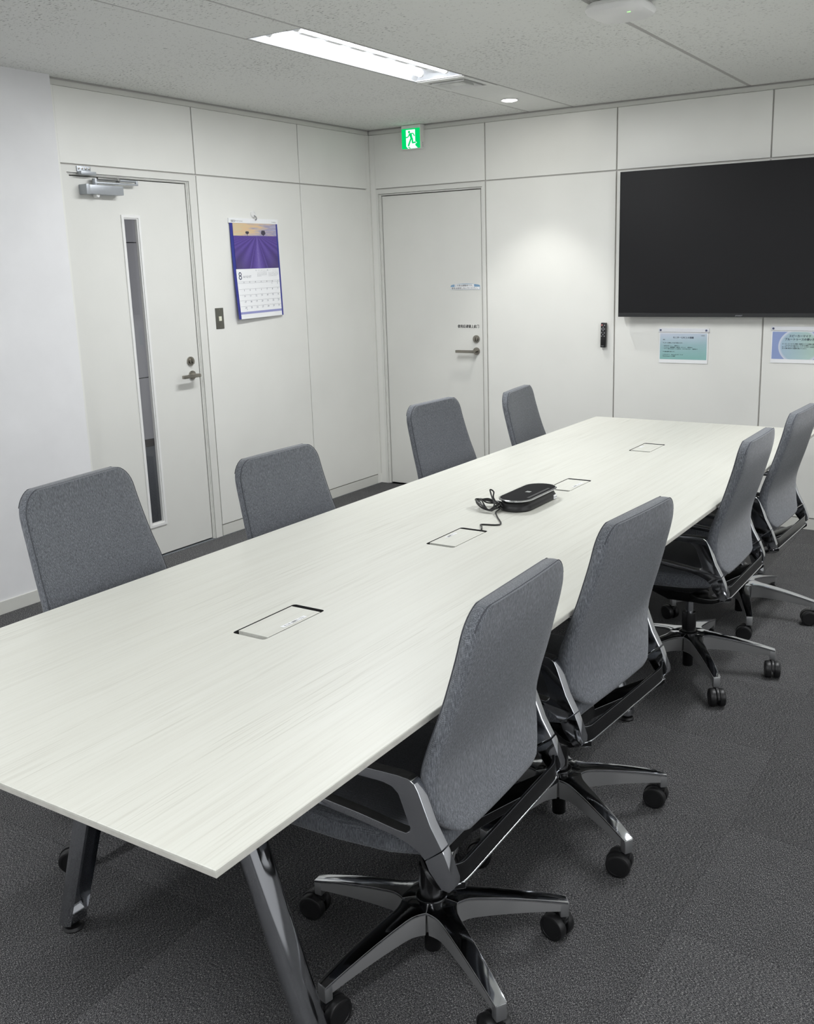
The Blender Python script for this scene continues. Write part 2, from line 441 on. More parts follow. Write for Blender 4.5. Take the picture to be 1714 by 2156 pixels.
M_REFL = mat('white lamp reflector', (236,238,240), 0.35)
def make_troffer(x, y0, y1, label):
    t = empty('ceiling_light', (x, (y0+y1)/2, H)); tag(t, label, 'ceiling light', 'twin tube ceiling lights')
    L = (y1-y0)/2; hw = 0.142
    b = MB()
    prof = [(-hw, 0.0), (-hw+0.006, 0.001), (-0.115, 0.045), (-0.10, 0.060), (-0.045, 0.060), (-0.030, 0.030), (0.030, 0.030), (0.045, 0.060), (0.10, 0.060), (0.115, 0.045), (hw-0.006, 0.001), (hw, 0.0)]
    outer = [(-hw, 0.075), (hw, 0.075)]
    rows = [[(px, yy, pz) for px, pz in prof] for yy in (-L, L)]
    b.loft(rows, M_REFL, caps=False, closed=False)
    for yy in (-L, L):                                  # end plates
        ring_ = [(px, yy, pz) for px, pz in prof]
        t3 = tessellate_polygon([[Vector((p[0], p[2], 0)) for p in ring_]]); b.add(ring_, [tuple(q_) for q_ in t3], M_REFL)
    b.add([(-hw,-L,0.075),(hw,-L,0.075),(hw,L,0.075),(-hw,L,0.075)], [(0,1,2,3)], M_REFL)
    b.build('reflector', t, smooth=0)
    for sx in (-0.073, 0.073):
        tb = MB().tube([(sx, -L+0.06, 0.026), (sx, L-0.06, 0.026)], 0.0155, M_TUBE, 16).build('tube', t)
        for s in (-1, 1):
            h = MB()
            h.lathe([(0.0185, 0), (0.0185, 0.012)], M_WHITEP, (sx, s*(L-0.06)-(0.012 if s < 0 else 0), 0.026), 16, 'y')
            h.box((sx-0.012, s*(L-0.052)-0.004, 0.026), (sx+0.012, s*(L-0.052)+0.004, 0.060), M_WHITEP)
            h.build('tube_socket', t)
    for k in range(6):
        yy = -L+0.17+k*0.175
        MB().box((-0.008, yy, 0.0292), (0.008, yy+0.10, 0.0298), M_TBAR).build('slot', t, smooth=0)
    ld_ = bpy.data.lights.new('lamp_light', 'AREA'); ld_.shape = 'RECTANGLE'; ld_.size = 0.24; ld_.size_y = 2*L-0.10; ld_.energy = LAMP_W; ld_.color = (0.97, 0.985, 1.0)
    lo2 = bpy.data.objects.new('lamp_light', ld_); COL.objects.link(lo2); lo2.parent = t; lo2.location = (0, 0, 0.006)
    return t
LAB = ['lit twin tube lamp in the ceiling strip beside the square air vent', 'unseen twin tube lamp added near the rear left of the room',
       'unseen twin tube lamp added over the right side by the back wall', 'unseen twin tube lamp added over the right rear of the room']
for (si, y0, y1), lb in zip(LAMPS, LAB):
    make_troffer((ST[si][0]+ST[si][1])/2, y0, y1, lb)
def make_downlight(x, y, label):
    t = empty('downlight', (x, y, H)); tag(t, label, 'ceiling light', 'round downlights')
    MB().lathe([(0.040, -0.0015), (0.046, -0.006), (0.050, -0.005), (0.052, 0.0)], M_WHITEP, n=32, caps=False).build('ring', t)
    ld_ = bpy.data.lights.new('lamp_light', 'SPOT'); ld_.energy = DOWN_W; ld_.spot_size = math.radians(80); ld_.spot_blend = 0.5; ld_.shadow_soft_size = 0.035; ld_.color = (1.0, 0.985, 0.95)
    lo2 = bpy.data.objects.new('lamp_light', ld_); COL.objects.link(lo2); lo2.parent = t; lo2.location = (0, 0, -0.052)
    MB().lathe([(0.0001, -0.0125), (0.02, -0.012), (0.034, -0.009), (0.0425, -0.003), (0.0425, 0.0)], M_LENS, n=32, caps=False).build('lens', t)
make_downlight(1.355, -0.495, 'small round lit downlight between the air vent and the back wall')
make_downlight(3.779, -0.462, 'unseen round downlight added beyond the screen on the right')  # added outside the view to brighten this end of the room
# air vent
def make_vent(x, y, label):
    t = empty('air_vent', (x, y, H)); tag(t, label, 'air vent')
    g = MB()
    a = 0.141
    def ring(r0, z0, r1, z1):
        P = lambda r, z: [(-r,-r,z),(r,-r,z),(r,r,z),(-r,r,z)]
        g2 = MB(); rows = [P(r0, z0), P(r1, z1), P(r1-0.0015, z1+0.001), P(r0-0.003, z0+0.003)]
        g2.loft(rows+[rows[0]], M_CEILP, caps=False); return g2
    fr = MB(); P = lambda r, z: [(-r,-r*1.2,z),(r,-r*1.2,z),(r,r*1.2,z),(-r,r*1.2,z)]
    rows = [[(-a,-0.172,0),(a,-0.172,0),(a,0.172,0),(-a,0.172,0)], [(-a+0.003,-0.169,-0.003),(a-0.003,-0.169,-0.003),(a-0.003,0.169,-0.003),(-a+0.003,0.169,-0.003)],
            [(-0.112,-0.122,-0.003),(0.112,-0.122,-0.003),(0.112,0.122,-0.003),(-0.112,0.122,-0.003)], [(-0.112,-0.122,0.03),(0.112,-0.122,0.03),(0.112,0.122,0.03),(-0.112,0.122,0.03)]]
    fr.loft(rows, M_CEILP, caps=False).build('vent_frame', t, smooth=0)
    MB().box((-0.112,-0.122,0.03), (0.112,0.122,0.032), M_DARK).build('duct', t, smooth=0)
    for r0, r1 in ((0.098, 0.084), (0.066, 0.052)):
        ring(r0, -0.008, r1, 0.022).build('louvre', t, smooth=0)
    MB().loft([P(0.034, 0.018), P(0.030, -0.004), P(0.004, -0.010)], M_CEILP).build('louvre', t, smooth=0)
make_vent(1.379, -1.122, 'square white louvred air vent in the ceiling strip')
# wireless access point
t = empty('access_point', (2.688, -2.165, H)); tag(t, 'white rounded wireless access point hanging under the ceiling', 'access point')
rows = []
for hx, z in ((0.060, -0.006), (0.100, -0.014), (0.108, -0.022), (0.110, -0.028)):
    rows.append([(a, b, z) for a, b in rrect(-hx, -hx, hx, hx, min(0.06, hx*0.6), 6)])
MB().loft(rows, M_WHITEP).build('base_plate', t)
rows = []
for hx, z in ((0.112, -0.029), (0.113, -0.036), (0.107, -0.048), (0.088, -0.058), (0.05, -0.060)):
    rows.append([(a, b, z) for a, b in rrect(-hx, -hx, hx, hx, min(0.062, hx*0.7), 6)])
MB().loft(rows, M_WHITEP).build('cover', t)
MB().lathe([(0.05, -0.008), (0.052, 0.0)], M_WHITEP, n=24).build('mount', t)
MB().box((0.050, -0.066, -0.0600), (0.062, -0.062, -0.0575), mat_emit('green status lamp', (150,255,130), 1.6)).build('status_lamp', t)

# ------------------------------------------------------------------ doors
TOB = lambda a, b, d: (a, d, b)            # back wall: a along x, b up, d into the wall
TOL = lambda a, b, d: (-d, a, b)           # left wall: a along y, b up, d into the wall
def make_door(name, TO, a0, a1, l0, l1, ztop, hg=0.0065):
    """a0..a1 frame module, l0..l1 leaf"""
    d = struct(empty(name, TO((a0+a1)/2, 0, 0)))
    org = Vector(d.location)
    T = lambda a, b, dd: tuple(Vector(TO(a, b, dd))-org)
    f = MB()
    zt = HJ-G
    f.prism([(a0,0),(l0-0.023,0),(l0-0.023,ztop+0.016),(l1+0.020,ztop+0.016),(l1+0.020,0),(a1,0),(a1,zt),(a0,zt)], [], 0.0, 0.012, M_DOOR, T)
    f.prism([(l0-0.0205,0),(l0-0.0145,0),(l0-0.0145,ztop+0.0105),(l1+0.012,ztop+0.0105),(l1+0.012,0),(l1+0.0175,0),(l1+0.0175,ztop+0.0135),(l0-0.0205,ztop+0.0135)], [], 0.006, 0.07, M_DOOR, T)
    f.prism([(l0-0.0145,0),(l0-hg,0),(l0-hg,ztop+0.0055),(l1+0.0055,ztop+0.0055),(l1+0.0055,0),(l1+0.012,0),(l1+0.012,ztop+0.0105),(l0-0.0145,ztop+0.0105)], [], 0.013, 0.07, M_DOOR, T)
    f.build('door_frame', d, smooth=0)
    gk = MB(); gk.prism([(l0-0.0235,0),(l0+0.004,0),(l0+0.004,ztop-0.004),(l1-0.004,ztop-0.004),(l1-0.004,0),(l1+0.0205,0),(l1+0.0205,ztop+0.0165),(l0-0.0235,ztop+0.0165)], [], 0.058, 0.068, M_DARK, T)  # dark strip behind the leaf gaps, standing in for their shade
    gk.build('gap_shade', d, smooth=0)
    return d, T
def lever(d, T, a, b, sgn, depth=0.017, full=0.134):
    """lever handle; sgn = direction of the lever along a"""
    h = MB(); n = 28
    def disc(r, d0, d1, ca=a, cb=b, m=M_STEEL):
        h.prism(circ(ca, cb, r, n), [], d0, d1, m, T)
    disc(0.025, depth, depth-0.009); disc(0.010, depth-0.009, depth-0.058)
    pts = []
    h.prism(rrect(min(a-sgn*0.011, a+sgn*full), b-0.0095, max(a-sgn*0.011, a+sgn*full), b+0.0095, 0.004, 3), [], depth-0.062, depth-0.046, M_STEEL, T)
    return h.build('door_handle', d, bevel=0.0015, seg=2)
def thumbturn(d, T, a, b, depth=0.017):
    h = MB()
    h.prism(circ(a, b, 0.025, 28), [], depth, depth-0.010, M_STEEL, T)
    h.prism(circ(a, b, 0.017, 28), [], depth-0.010, depth-0.020, M_STEEL, T)
    h.prism(rrect(a-0.004, b-0.015, a+0.004, b+0.015, 0.003, 3), [], depth-0.020, depth-0.030, M_STEEL, T)
    return h.build('door_lock', d, bevel=0.0015, seg=2)
# far door
d2, T2 = make_door('door_2', TOB, 0.045, 0.915-G, 0.086, 0.869, 2.034)
MB().prism([(0.086,0.008),(0.869,0.008),(0.869,2.034),(0.086,2.034)], [], 0.017, 0.055, M_DOOR, T2).build('door_leaf', d2, bevel=0.001, seg=1, smooth=0)
lever(d2, T2, 0.822, 0.984, -1); thumbturn(d2, T2, 0.822, 1.066)
# glazed door
d1, T1 = make_door('door_1', TOL, -2.56, V1-G, -2.506, -1.742, 2.030, 0.0008)
GY0, GY1, GZ0, GZ1 = -2.205, -2.088, 0.178, 1.850
leaf = MB().prism([(-2.506,0.008),(-1.742,0.008),(-1.742,2.030),(-2.506,2.030)], [[(GY0,GZ0),(GY0,GZ1),(GY1,GZ1),(GY1,GZ0)]], 0.017, 0.055, M_DOOR, T1)
leaf.build('door_leaf', d1, smooth=0)
def ringp(mb, y0, y1, z0, z1, wd, d0, d1, m, T):
    mb.prism([(y0,z0),(y1,z0),(y1,z1),(y0,z1)], [[(y0+wd,z0+wd),(y0+wd,z1-wd),(y1-wd,z1-wd),(y1-wd,z0+wd)]], d0, d1, m, T)
mo = MB(); ringp(mo, GY0-0.004, GY1+0.004, GZ0-0.004, GZ1+0.004, 0.014, 0.010, 0.030, M_WHITEP, T1)
ringp(mo, GY0+0.0095, GY1-0.0095, GZ0+0.0095, GZ1-0.0095, 0.007, 0.016, 0.034, M_WHITEP, T1)
mo.build('glazing_bead', d1, smooth=0)
MB().prism([(GY0,GZ0),(GY1,GZ0),(GY1,GZ1),(GY0,GZ1)], [], 0.034, 0.039, M_GLASS, T1).build('glass_pane', d1, smooth=0)
lever(d1, T1, -1.800, 0.984, -1, full=0.120); thumbturn(d1, T1, -1.806, 1.064)
# door closer (part of the glazed door) with its own pieces
cl = empty('door_closer', T1(-2.34, 1.968, 0.017), parent=d1)
co = Vector(cl.location)
C = lambda y, z, x: tuple(Vector(T1(y, z, -x))-co)
b = MB(); b.prism(rrect(-2.450, 1.946, -2.222, 1.990, 0.003, 2), [], -0.017, 0.040, M_SILVER, lambda a, bb, dd: C(a, bb, dd))
b.build('closer_body', cl, bevel=0.002)
b = MB(); b.prism(rrect(-2.452, 1.944, -2.430, 1.992, 0.003, 2), [], -0.017, 0.0405, M_SILVER, lambda a, bb, dd: C(a, bb, dd))
b.prism(circ(-2.375, 1.942, 0.011, 16), [], 0.0, 0.028, M_WHITEP, lambda a, bb, dd: C(a, bb-0.0, dd))
b.build('closer_cap', cl, bevel=0.001)
b = MB()
b.tube([C(-2.375, 1.988, 0.012), C(-2.375, 2.022, 0.012)], 0.013, M_SILVER, 14)
b.prism([(-2.385, 1.998), (-2.120, 2.000), (-2.110, 2.004), (-2.120, 2.008), (-2.385, 2.006)], [], 0.006, 0.026, M_SILVER, lambda a, bb, dd: C(a, bb, dd))
b.tube([C(-2.112, 2.000, 0.016), C(-2.112, 2.024, 0.016)], 0.008, M_SILVER, 12)
b.tube([C(-2.365, 2.022, 0.020), C(-2.235, 2.021, 0.018)], 0.0075, M_STEEL, 12)
b.tube([C(-2.240, 2.021, 0.018), C(-2.112, 2.020, 0.016)], 0.0065, M_SILVER, 12)
b.tube([C(-2.243, 2.021, 0.018), C(-2.228, 2.021, 0.018)], 0.0105, M_STEEL, 12)
b.build('closer_arm', cl, bevel=0.0008)
b = MB()
b.prism(rrect(-2.470, 2.050, -2.388, 2.078, 0.002, 2), [], 0.0, 0.006, M_SILVER, lambda a, bb, dd: C(a, bb, dd))
b.prism(rrect(-2.466, 2.036, -2.376, 2.052, 0.002, 2), [], 0.0, 0.030, M_SILVER, lambda a, bb, dd: C(a, bb, dd))
for k in range(4): b.prism(circ(-2.460+0.0205*k, 2.066, 0.0055, 10), [], 0.006, 0.0085, M_STEEL, lambda a, bb, dd: C(a, bb, dd))
b.build('closer_bracket', cl, bevel=0.0006)

# ------------------------------------------------------------------ space behind the glazed door
M_CW = mat('dim corridor wall', (200,199,202), 0.6); M_CF = mat_grain('corridor carpet', (118,122,126), 1.0, 0, 0.2, 80, 0.05)
cw = MB()
for z0, z1 in ((0.07, 0.630), (0.638, 1.826), (1.834, 2.6)): cw.box((-2.90, -6.0, z0), (-2.862, 4.5, z1), M_CW)
cw.box((-2.92, -6.0, 0.0), (-2.885, 4.5, 2.6), M_DARK); cw.box((-2.90, -6.0, 0.0), (-2.858, 4.5, 0.067), mat('dark corridor skirting', (84,80,78), 0.5))
struct(cw.build('wall_corridor', smooth=0))
struct(MB().box((-2.92, -6.0, -0.06), (-0.0005, 4.5, -0.001), M_CF).build('floor_corridor', smooth=0))
struct(MB().box((-2.92, -6.0, 2.6), (-0.11, 4.5, 2.66), M_CW).build('ceiling_corridor', smooth=0))
struct(MB().box((-2.92, 4.5, 0), (-0.11, 4.6, 2.6), M_CW).build('wall_corridor_end', smooth=0))
struct(MB().box((-2.92, -6.1, 0), (-0.12, -6.0, 2.6), M_CW).build('wall_corridor_start', smooth=0))
struct(MB().box((-0.12, 0.012, 0), (-0.101, 4.5, 2.6), M_CW).build('wall_corridor_side', smooth=0))
ld = bpy.data.lights.new('corridor_fill', 'AREA'); ld.shape = 'RECTANGLE'; ld.size = 0.3; ld.size_y = 1.2; ld.energy = CORRIDOR_W  # unseen fill, added so the space behind the glass is lit
lo_ = bpy.data.objects.new('corridor_fill', ld); COL.objects.link(lo_); lo_.location = (-1.2, 2.2, 2.59)

# ------------------------------------------------------------------ conference table
TX0, TX1, TY0, TY1 = tx(2.0196), tx(3.1976), ty(-4.9359), ty(-0.7600)
TCX = (TX0+TX1)/2; TCY = (TY0+TY1)/2
tb = empty('conference_table', (TCX, TCY, 0)); tag(tb, 'long white wood-grain conference table with chrome splayed legs', 'table')
R_ = lambda x, y, z: (x-TCX, y-TCY, z)
HX0, HX1 = tx(2.553), tx(2.654)
BOX = [(ty(a), ty(b)) for a, b in ((-4.221, -3.992), (-3.366, -3.146), (-2.522, -2.305), (-1.656, -1.443))]
holes = [rrect(HX0-TCX, a-TCY, HX1-TCX, b-TCY, 0.009, 4) for a, b in BOX]
top = MB()
xa, xb, ya, yb = TX0-TCX, TX1-TCX, TY0-TCY, TY1-TCY
e = 0.0012
outer = lambda i: [(xa+i, ya+i), (xb-i, ya+i), (xb-i, yb-i), (xa+i, yb-i)]
loops = [outer(e)] + holes
flat = [p for l in loops for p in l]
tri = tessellate_polygon([[Vector((p[0], p[1], 0)) for p in l] for l in loops])
top.add([(p[0], p[1], TZ) for p in flat], [tuple(t) for t in tri], M_TABLE)
loops2 = [outer(0.035)] + holes; flat2 = [p for l in loops2 for p in l]
tri2 = tessellate_polygon([[Vector((p[0], p[1], 0)) for p in l] for l in loops2])
top.add([(p[0], p[1], TZ-0.028) for p in flat2], [tuple(reversed(t)) for t in tri2], M_TEDGE)
z_ = lambda i, z: [(p[0], p[1], z) for p in outer(i)]
top.loft([z_(e, TZ), z_(0.0, TZ-e), z_(0.0, TZ-0.0045)], M_TABLE, caps=False)
top.loft([z_(0.0, TZ-0.0045), z_(0.0, TZ-0.0130), z_(0.0015, TZ-0.0145), z_(0.035, TZ-0.028)], M_TEDGE, caps=False)
for h in holes: top.loft([[(p[0], p[1], TZ) for p in h], [(p[0], p[1], TZ-0.028) for p in h]], M_DARK, caps=False)
top.build('tabletop', tb, smooth=0)
# cable boxes under the top, with lids lying in the openings
LBL = [('モニター接続ケーブル', 1), ('会議用マイク', -1), ('電源コンセント', 1), ('ＬＡＮ', -1)]
for (a, b_), (txt, sd) in zip(BOX, LBL):
    x0, x1 = HX0-TCX, HX1-TCX; y0, y1 = a-TCY, b_-TCY
    c = MB(); c.box((x0-0.004, y0-0.004, TZ-0.10), (x1+0.004, y1+0.004, TZ-0.096), M_BLACK)
    for lo, hi in (((x0-0.004,y0-0.004),(x0,y1+0.004)), ((x1,y0-0.004),(x1+0.004,y1+0.004)), ((x0,y0-0.004),(x1,y0)), ((x0,y1),(x1,y1+0.004))):
        c.box((lo[0], lo[1], TZ-0.096), (hi[0], hi[1], TZ-0.0285), M_BLACK)
    c.build('cable_box', tb, smooth=0)
    l0, l1 = y0+0.019, y1-0.015
    l = MB(); l.box((x0+0.0042, l0, TZ-0.016), (x1-0.0042, l1, TZ-0.0004), M_TABLE)
    l.box((x0+0.010, l0+0.004, TZ-0.034), (x1-0.010, l0+0.007, TZ-0.016), M_TEDGE)
    l.box((x0+0.012, l1-0.012, TZ-0.096), (x1-0.012, l1-0.006, TZ-0.016), M_BLACK)
    l.box((x0+0.012, l0+0.014, TZ-0.096), (x1-0.012, l0+0.018, TZ-0.016), M_BLACK)
    lid = l.build('cable_lid', tb, smooth=0)
    s = MB(); lw_ = 0.088 if sd > 0 else 0.060; wd = 0.0125
    if txt == 'ＬＡＮ': lw_ = 0.045
    xc = (x1-0.018) if sd > 0 else (x0+0.020); yc = (l0+l1)/2 + (0.012 if sd > 0 else 0.01)
    s.add([(xc-wd/2, yc-lw_/2, TZ+0.0002), (xc+wd/2, yc-lw_/2, TZ+0.0002), (xc+wd/2, yc+lw_/2, TZ+0.0002), (xc-wd/2, yc+lw_/2, TZ+0.0002)], [(0,1,2,3)], M_PAPER)
    write(s, txt, (-lw_*0.40, -0.0032), 0.0085, M_INK, lambda p, q_: (xc-q_, yc+p, TZ+0.0004), fit=lw_*0.8, bold=0.01)
    s.build('sticker', lid, smooth=0, weld=False)
# frame and legs
fr = MB()
for y in (-4.527, -2.81, -1.00):
    fr.box(R_(TCX-0.36, y-0.03, TZ-0.060), R_(TCX+0.36, y+0.03, TZ-0.0285), M_BLACKG)
for x in (TCX-0.17, TCX+0.17):
    fr.box(R_(x-0.02, -4.54, TZ-0.075), R_(x+0.02, -0.98, TZ-0.0605), M_BLACKG)
fr.build('table_frame', tb, smooth=0)
def leg_mesh():
    # outer D shell with an open channel on the inner side, scooped shut above the foot
    l = MB(); rows = []
    for k, t_ in enumerate((0.0, 0.08, 0.5, 0.86, 0.90, 0.93, 0.955, 0.97, 0.99, 1.0)):
        z = 0.660 + (0.022-0.660)*t_; x = 0.160 + (0.380-0.160)*t_
        wy = 0.034 - 0.003*t_; wx = 0.027 - 0.003*t_
        nd = 0.036 if t_ <= 0.86 else max(0.0012, 0.036*(1-((t_-0.86)/0.10)**2)) if t_ < 0.96 else 0.0012
        if k == 9: wy *= 0.93; wx *= 0.93
        row = []
        for i in range(17):
            a_ = math.radians(-118+236*i/16); ca, sa = math.cos(a_), math.sin(a_)
            row.append((x+math.copysign(abs(ca)**0.75, ca)*wx, math.copysign(abs(sa)**0.75, sa)*wy, z))
        row += [(x-wx, wy*0.74, z), (x-wx+nd*0.5, wy*0.70, z), (x-wx+nd, wy*0.55, z), (x-wx+nd, -wy*0.55, z), (x-wx+nd*0.5, -wy*0.70, z), (x-wx, -wy*0.74, z)]
        rows.append(row)
    l.loft(rows, M_CHROME, caps=False)
    for rr, rev in ((rows[0], 0), (rows[-1], 1)):
        t3 = tessellate_polygon([[Vector(p) for p in rr]]); l.add(rr, [tuple(q_) for q_ in t3], M_CHROME)
    l.lathe([(0.024, 0.0), (0.026, 0.004), (0.022, 0.010), (0.010, 0.014), (0.010, 0.03)], M_BLACK, (0.378, 0, 0.0), 20)
    return l
lm = None
for y in (-4.527, -2.81, -1.00):
    for s in (1, -1):
        if lm is None:
            o = leg_mesh().build('leg', tb); lm = o
        else:
            o = lm.copy(); COL.objects.link(o)
        o.location = (0.010, y-TCY, 0); o.rotation_euler = (0, 0, 0 if s > 0 else PI)

# ------------------------------------------------------------------ chairs (local +X is the front)
def interp(x, X, Y):
    if x <= X[0]: return Y[0]
    for i in range(len(X)-1):
        if x <= X[i+1]:
            t_ = (x-X[i])/(X[i+1]-X[i]); t_ = t_
            return Y[i]+(Y[i+1]-Y[i])*t_
    return Y[-1]
def smooth_interp(x, X, Y):
    # Catmull-Rom through the knots
    if x <= X[0]: return Y[0]
    if x >= X[-1]: return Y[-1]
    for i in range(len(X)-1):
        if x <= X[i+1]:
            t_ = (x-X[i])/(X[i+1]-X[i]); h = X[i+1]-X[i]
            m0 = (Y[i+1]-Y[i-1])/(X[i+1]-X[i-1])*h if i > 0 else (Y[i+1]-Y[i])
            m1 = (Y[i+2]-Y[i])/(X[i+2]-X[i])*h if i+2 < len(X) else (Y[i+1]-Y[i])
            return (2*t_**3-3*t_**2+1)*Y[i]+(t_**3-2*t_**2+t_)*m0+(-2*t_**3+3*t_**2)*Y[i+1]+(t_**3-t_**2)*m1
BZ = [0.4556, 0.4945, 0.5431, 0.6014, 0.6597, 0.7229, 0.7958, 0.8687, 0.9417]
BX = [0.1950, 0.1785, 0.1692, 0.1675, 0.1808, 0.2010, 0.2217, 0.2400, 0.2499]
BW = [0.2245, 0.2335, 0.2363, 0.2393, 0.2349, 0.2271, 0.2194, 0.2136, 0.2080]
BTH = [0.036, 0.040, 0.043, 0.044, 0.043, 0.042, 0.042, 0.042, 0.040]
BTOP, BR, BBOT, BRB = 0.9417, 0.070, 0.4556, 0.095
def back_w(z):
    wv = smooth_interp(z, BZ, BW)
    if z > BTOP-BR:
        q_ = (z-(BTOP-BR))/BR; wv = wv - BR + BR*math.sqrt(max(0.0, 1-min(1, q_*0.97)**2.2))
    if z < BBOT+BRB:
        q_ = (BBOT+BRB-z)/BRB; wv = wv - BRB + BRB*math.sqrt(max(0.0, 1-min(1, q_)**2*0.97))
    return wv
def back_section(z, dw=0.0, dt=0.0):
    wv = back_w(z)-dw; th = smooth_interp(z, BZ, BTH)-2*dt; xr = smooth_interp(z, BZ, BX)-dt
    rc = min(0.019, th*0.46); row = []
    def P(d, y):   # d = distance behind the hub
        bow = 0.007*(abs(y)/0.22)**2.2*max(0.0, min(1.0, (d-xr+th)/max(th, 1e-4)))
        return (-(d-bow), y, z)
    n = 10
    for k in range(n+1): row.append(P(xr, (wv-rc)*(1-2*k/n)))
    for k in range(1, 4): a_ = PI/2*k/4; row.append(P(xr-rc+rc*math.cos(a_), -(wv-rc)-rc*math.sin(a_)))
    row.append(P(xr-rc, -wv)); row.append(P(xr-th+rc, -wv))
    for k in range(1, 4): a_ = PI/2*k/4; row.append(P(xr-th+rc-rc*math.sin(a_), -(wv-rc)-rc*math.cos(a_)))
    for k in range(n+1): row.append(P(xr-th, -(wv-rc)*(1-2*k/n)))
    for k in range(1, 4): a_ = PI/2*k/4; row.append(P(xr-th+rc-rc*math.cos(a_)+0*rc, (wv-rc)+rc*math.sin(a_)) if False else P(xr-th+rc-rc*math.cos(a_), (wv-rc)+rc*math.sin(a_)))
    row.append(P(xr-th+rc, wv)); row.append(P(xr-rc, wv))
    for k in range(1, 4): a_ = PI/2*k/4; row.append(P(xr-rc+rc*math.sin(a_), (wv-rc)+rc*math.cos(a_)))
    return row
def pipe_path(rear):
    L_, R2 = [], []
    zz = ([] if rear else [0.60+0.02*k for k in range(14)]) + [BTOP-BR+BR*math.sin(PI/2*k/8)*0.985 for k in range(2 if rear else 0, 9)]
    for z in zz:
        wv = back_w(z)-0.0045; th = smooth_interp(z, BZ, BTH); xr = smooth_interp(z, BZ, BX)
        d = (xr-0.0048) if rear else (xr-th+0.0048)
        bow = 0.007*(wv/0.22)**2.2 if rear else 0.0
        L_.append((-(d-bow), -wv, min(z, BTOP-0.003))); R2.append((-(d-bow), wv, min(z, BTOP-0.003)))
    top_ = []
    wl_ = back_w(zz[-1])-0.004; z = zz[-1]
    for k in range(1, 8):
        y = -wl_+2*wl_*k/8; th = smooth_interp(z, BZ, BTH); xr = smooth_interp(z, BZ, BX)
        d = (xr-0.0048) if rear else (xr-th+0.0048)
        top_.append((-(d-(0.007*(abs(y)/0.22)**2.2 if rear else 0.0)), y, BTOP-0.003))
    return L_+top_+list(reversed(R2))

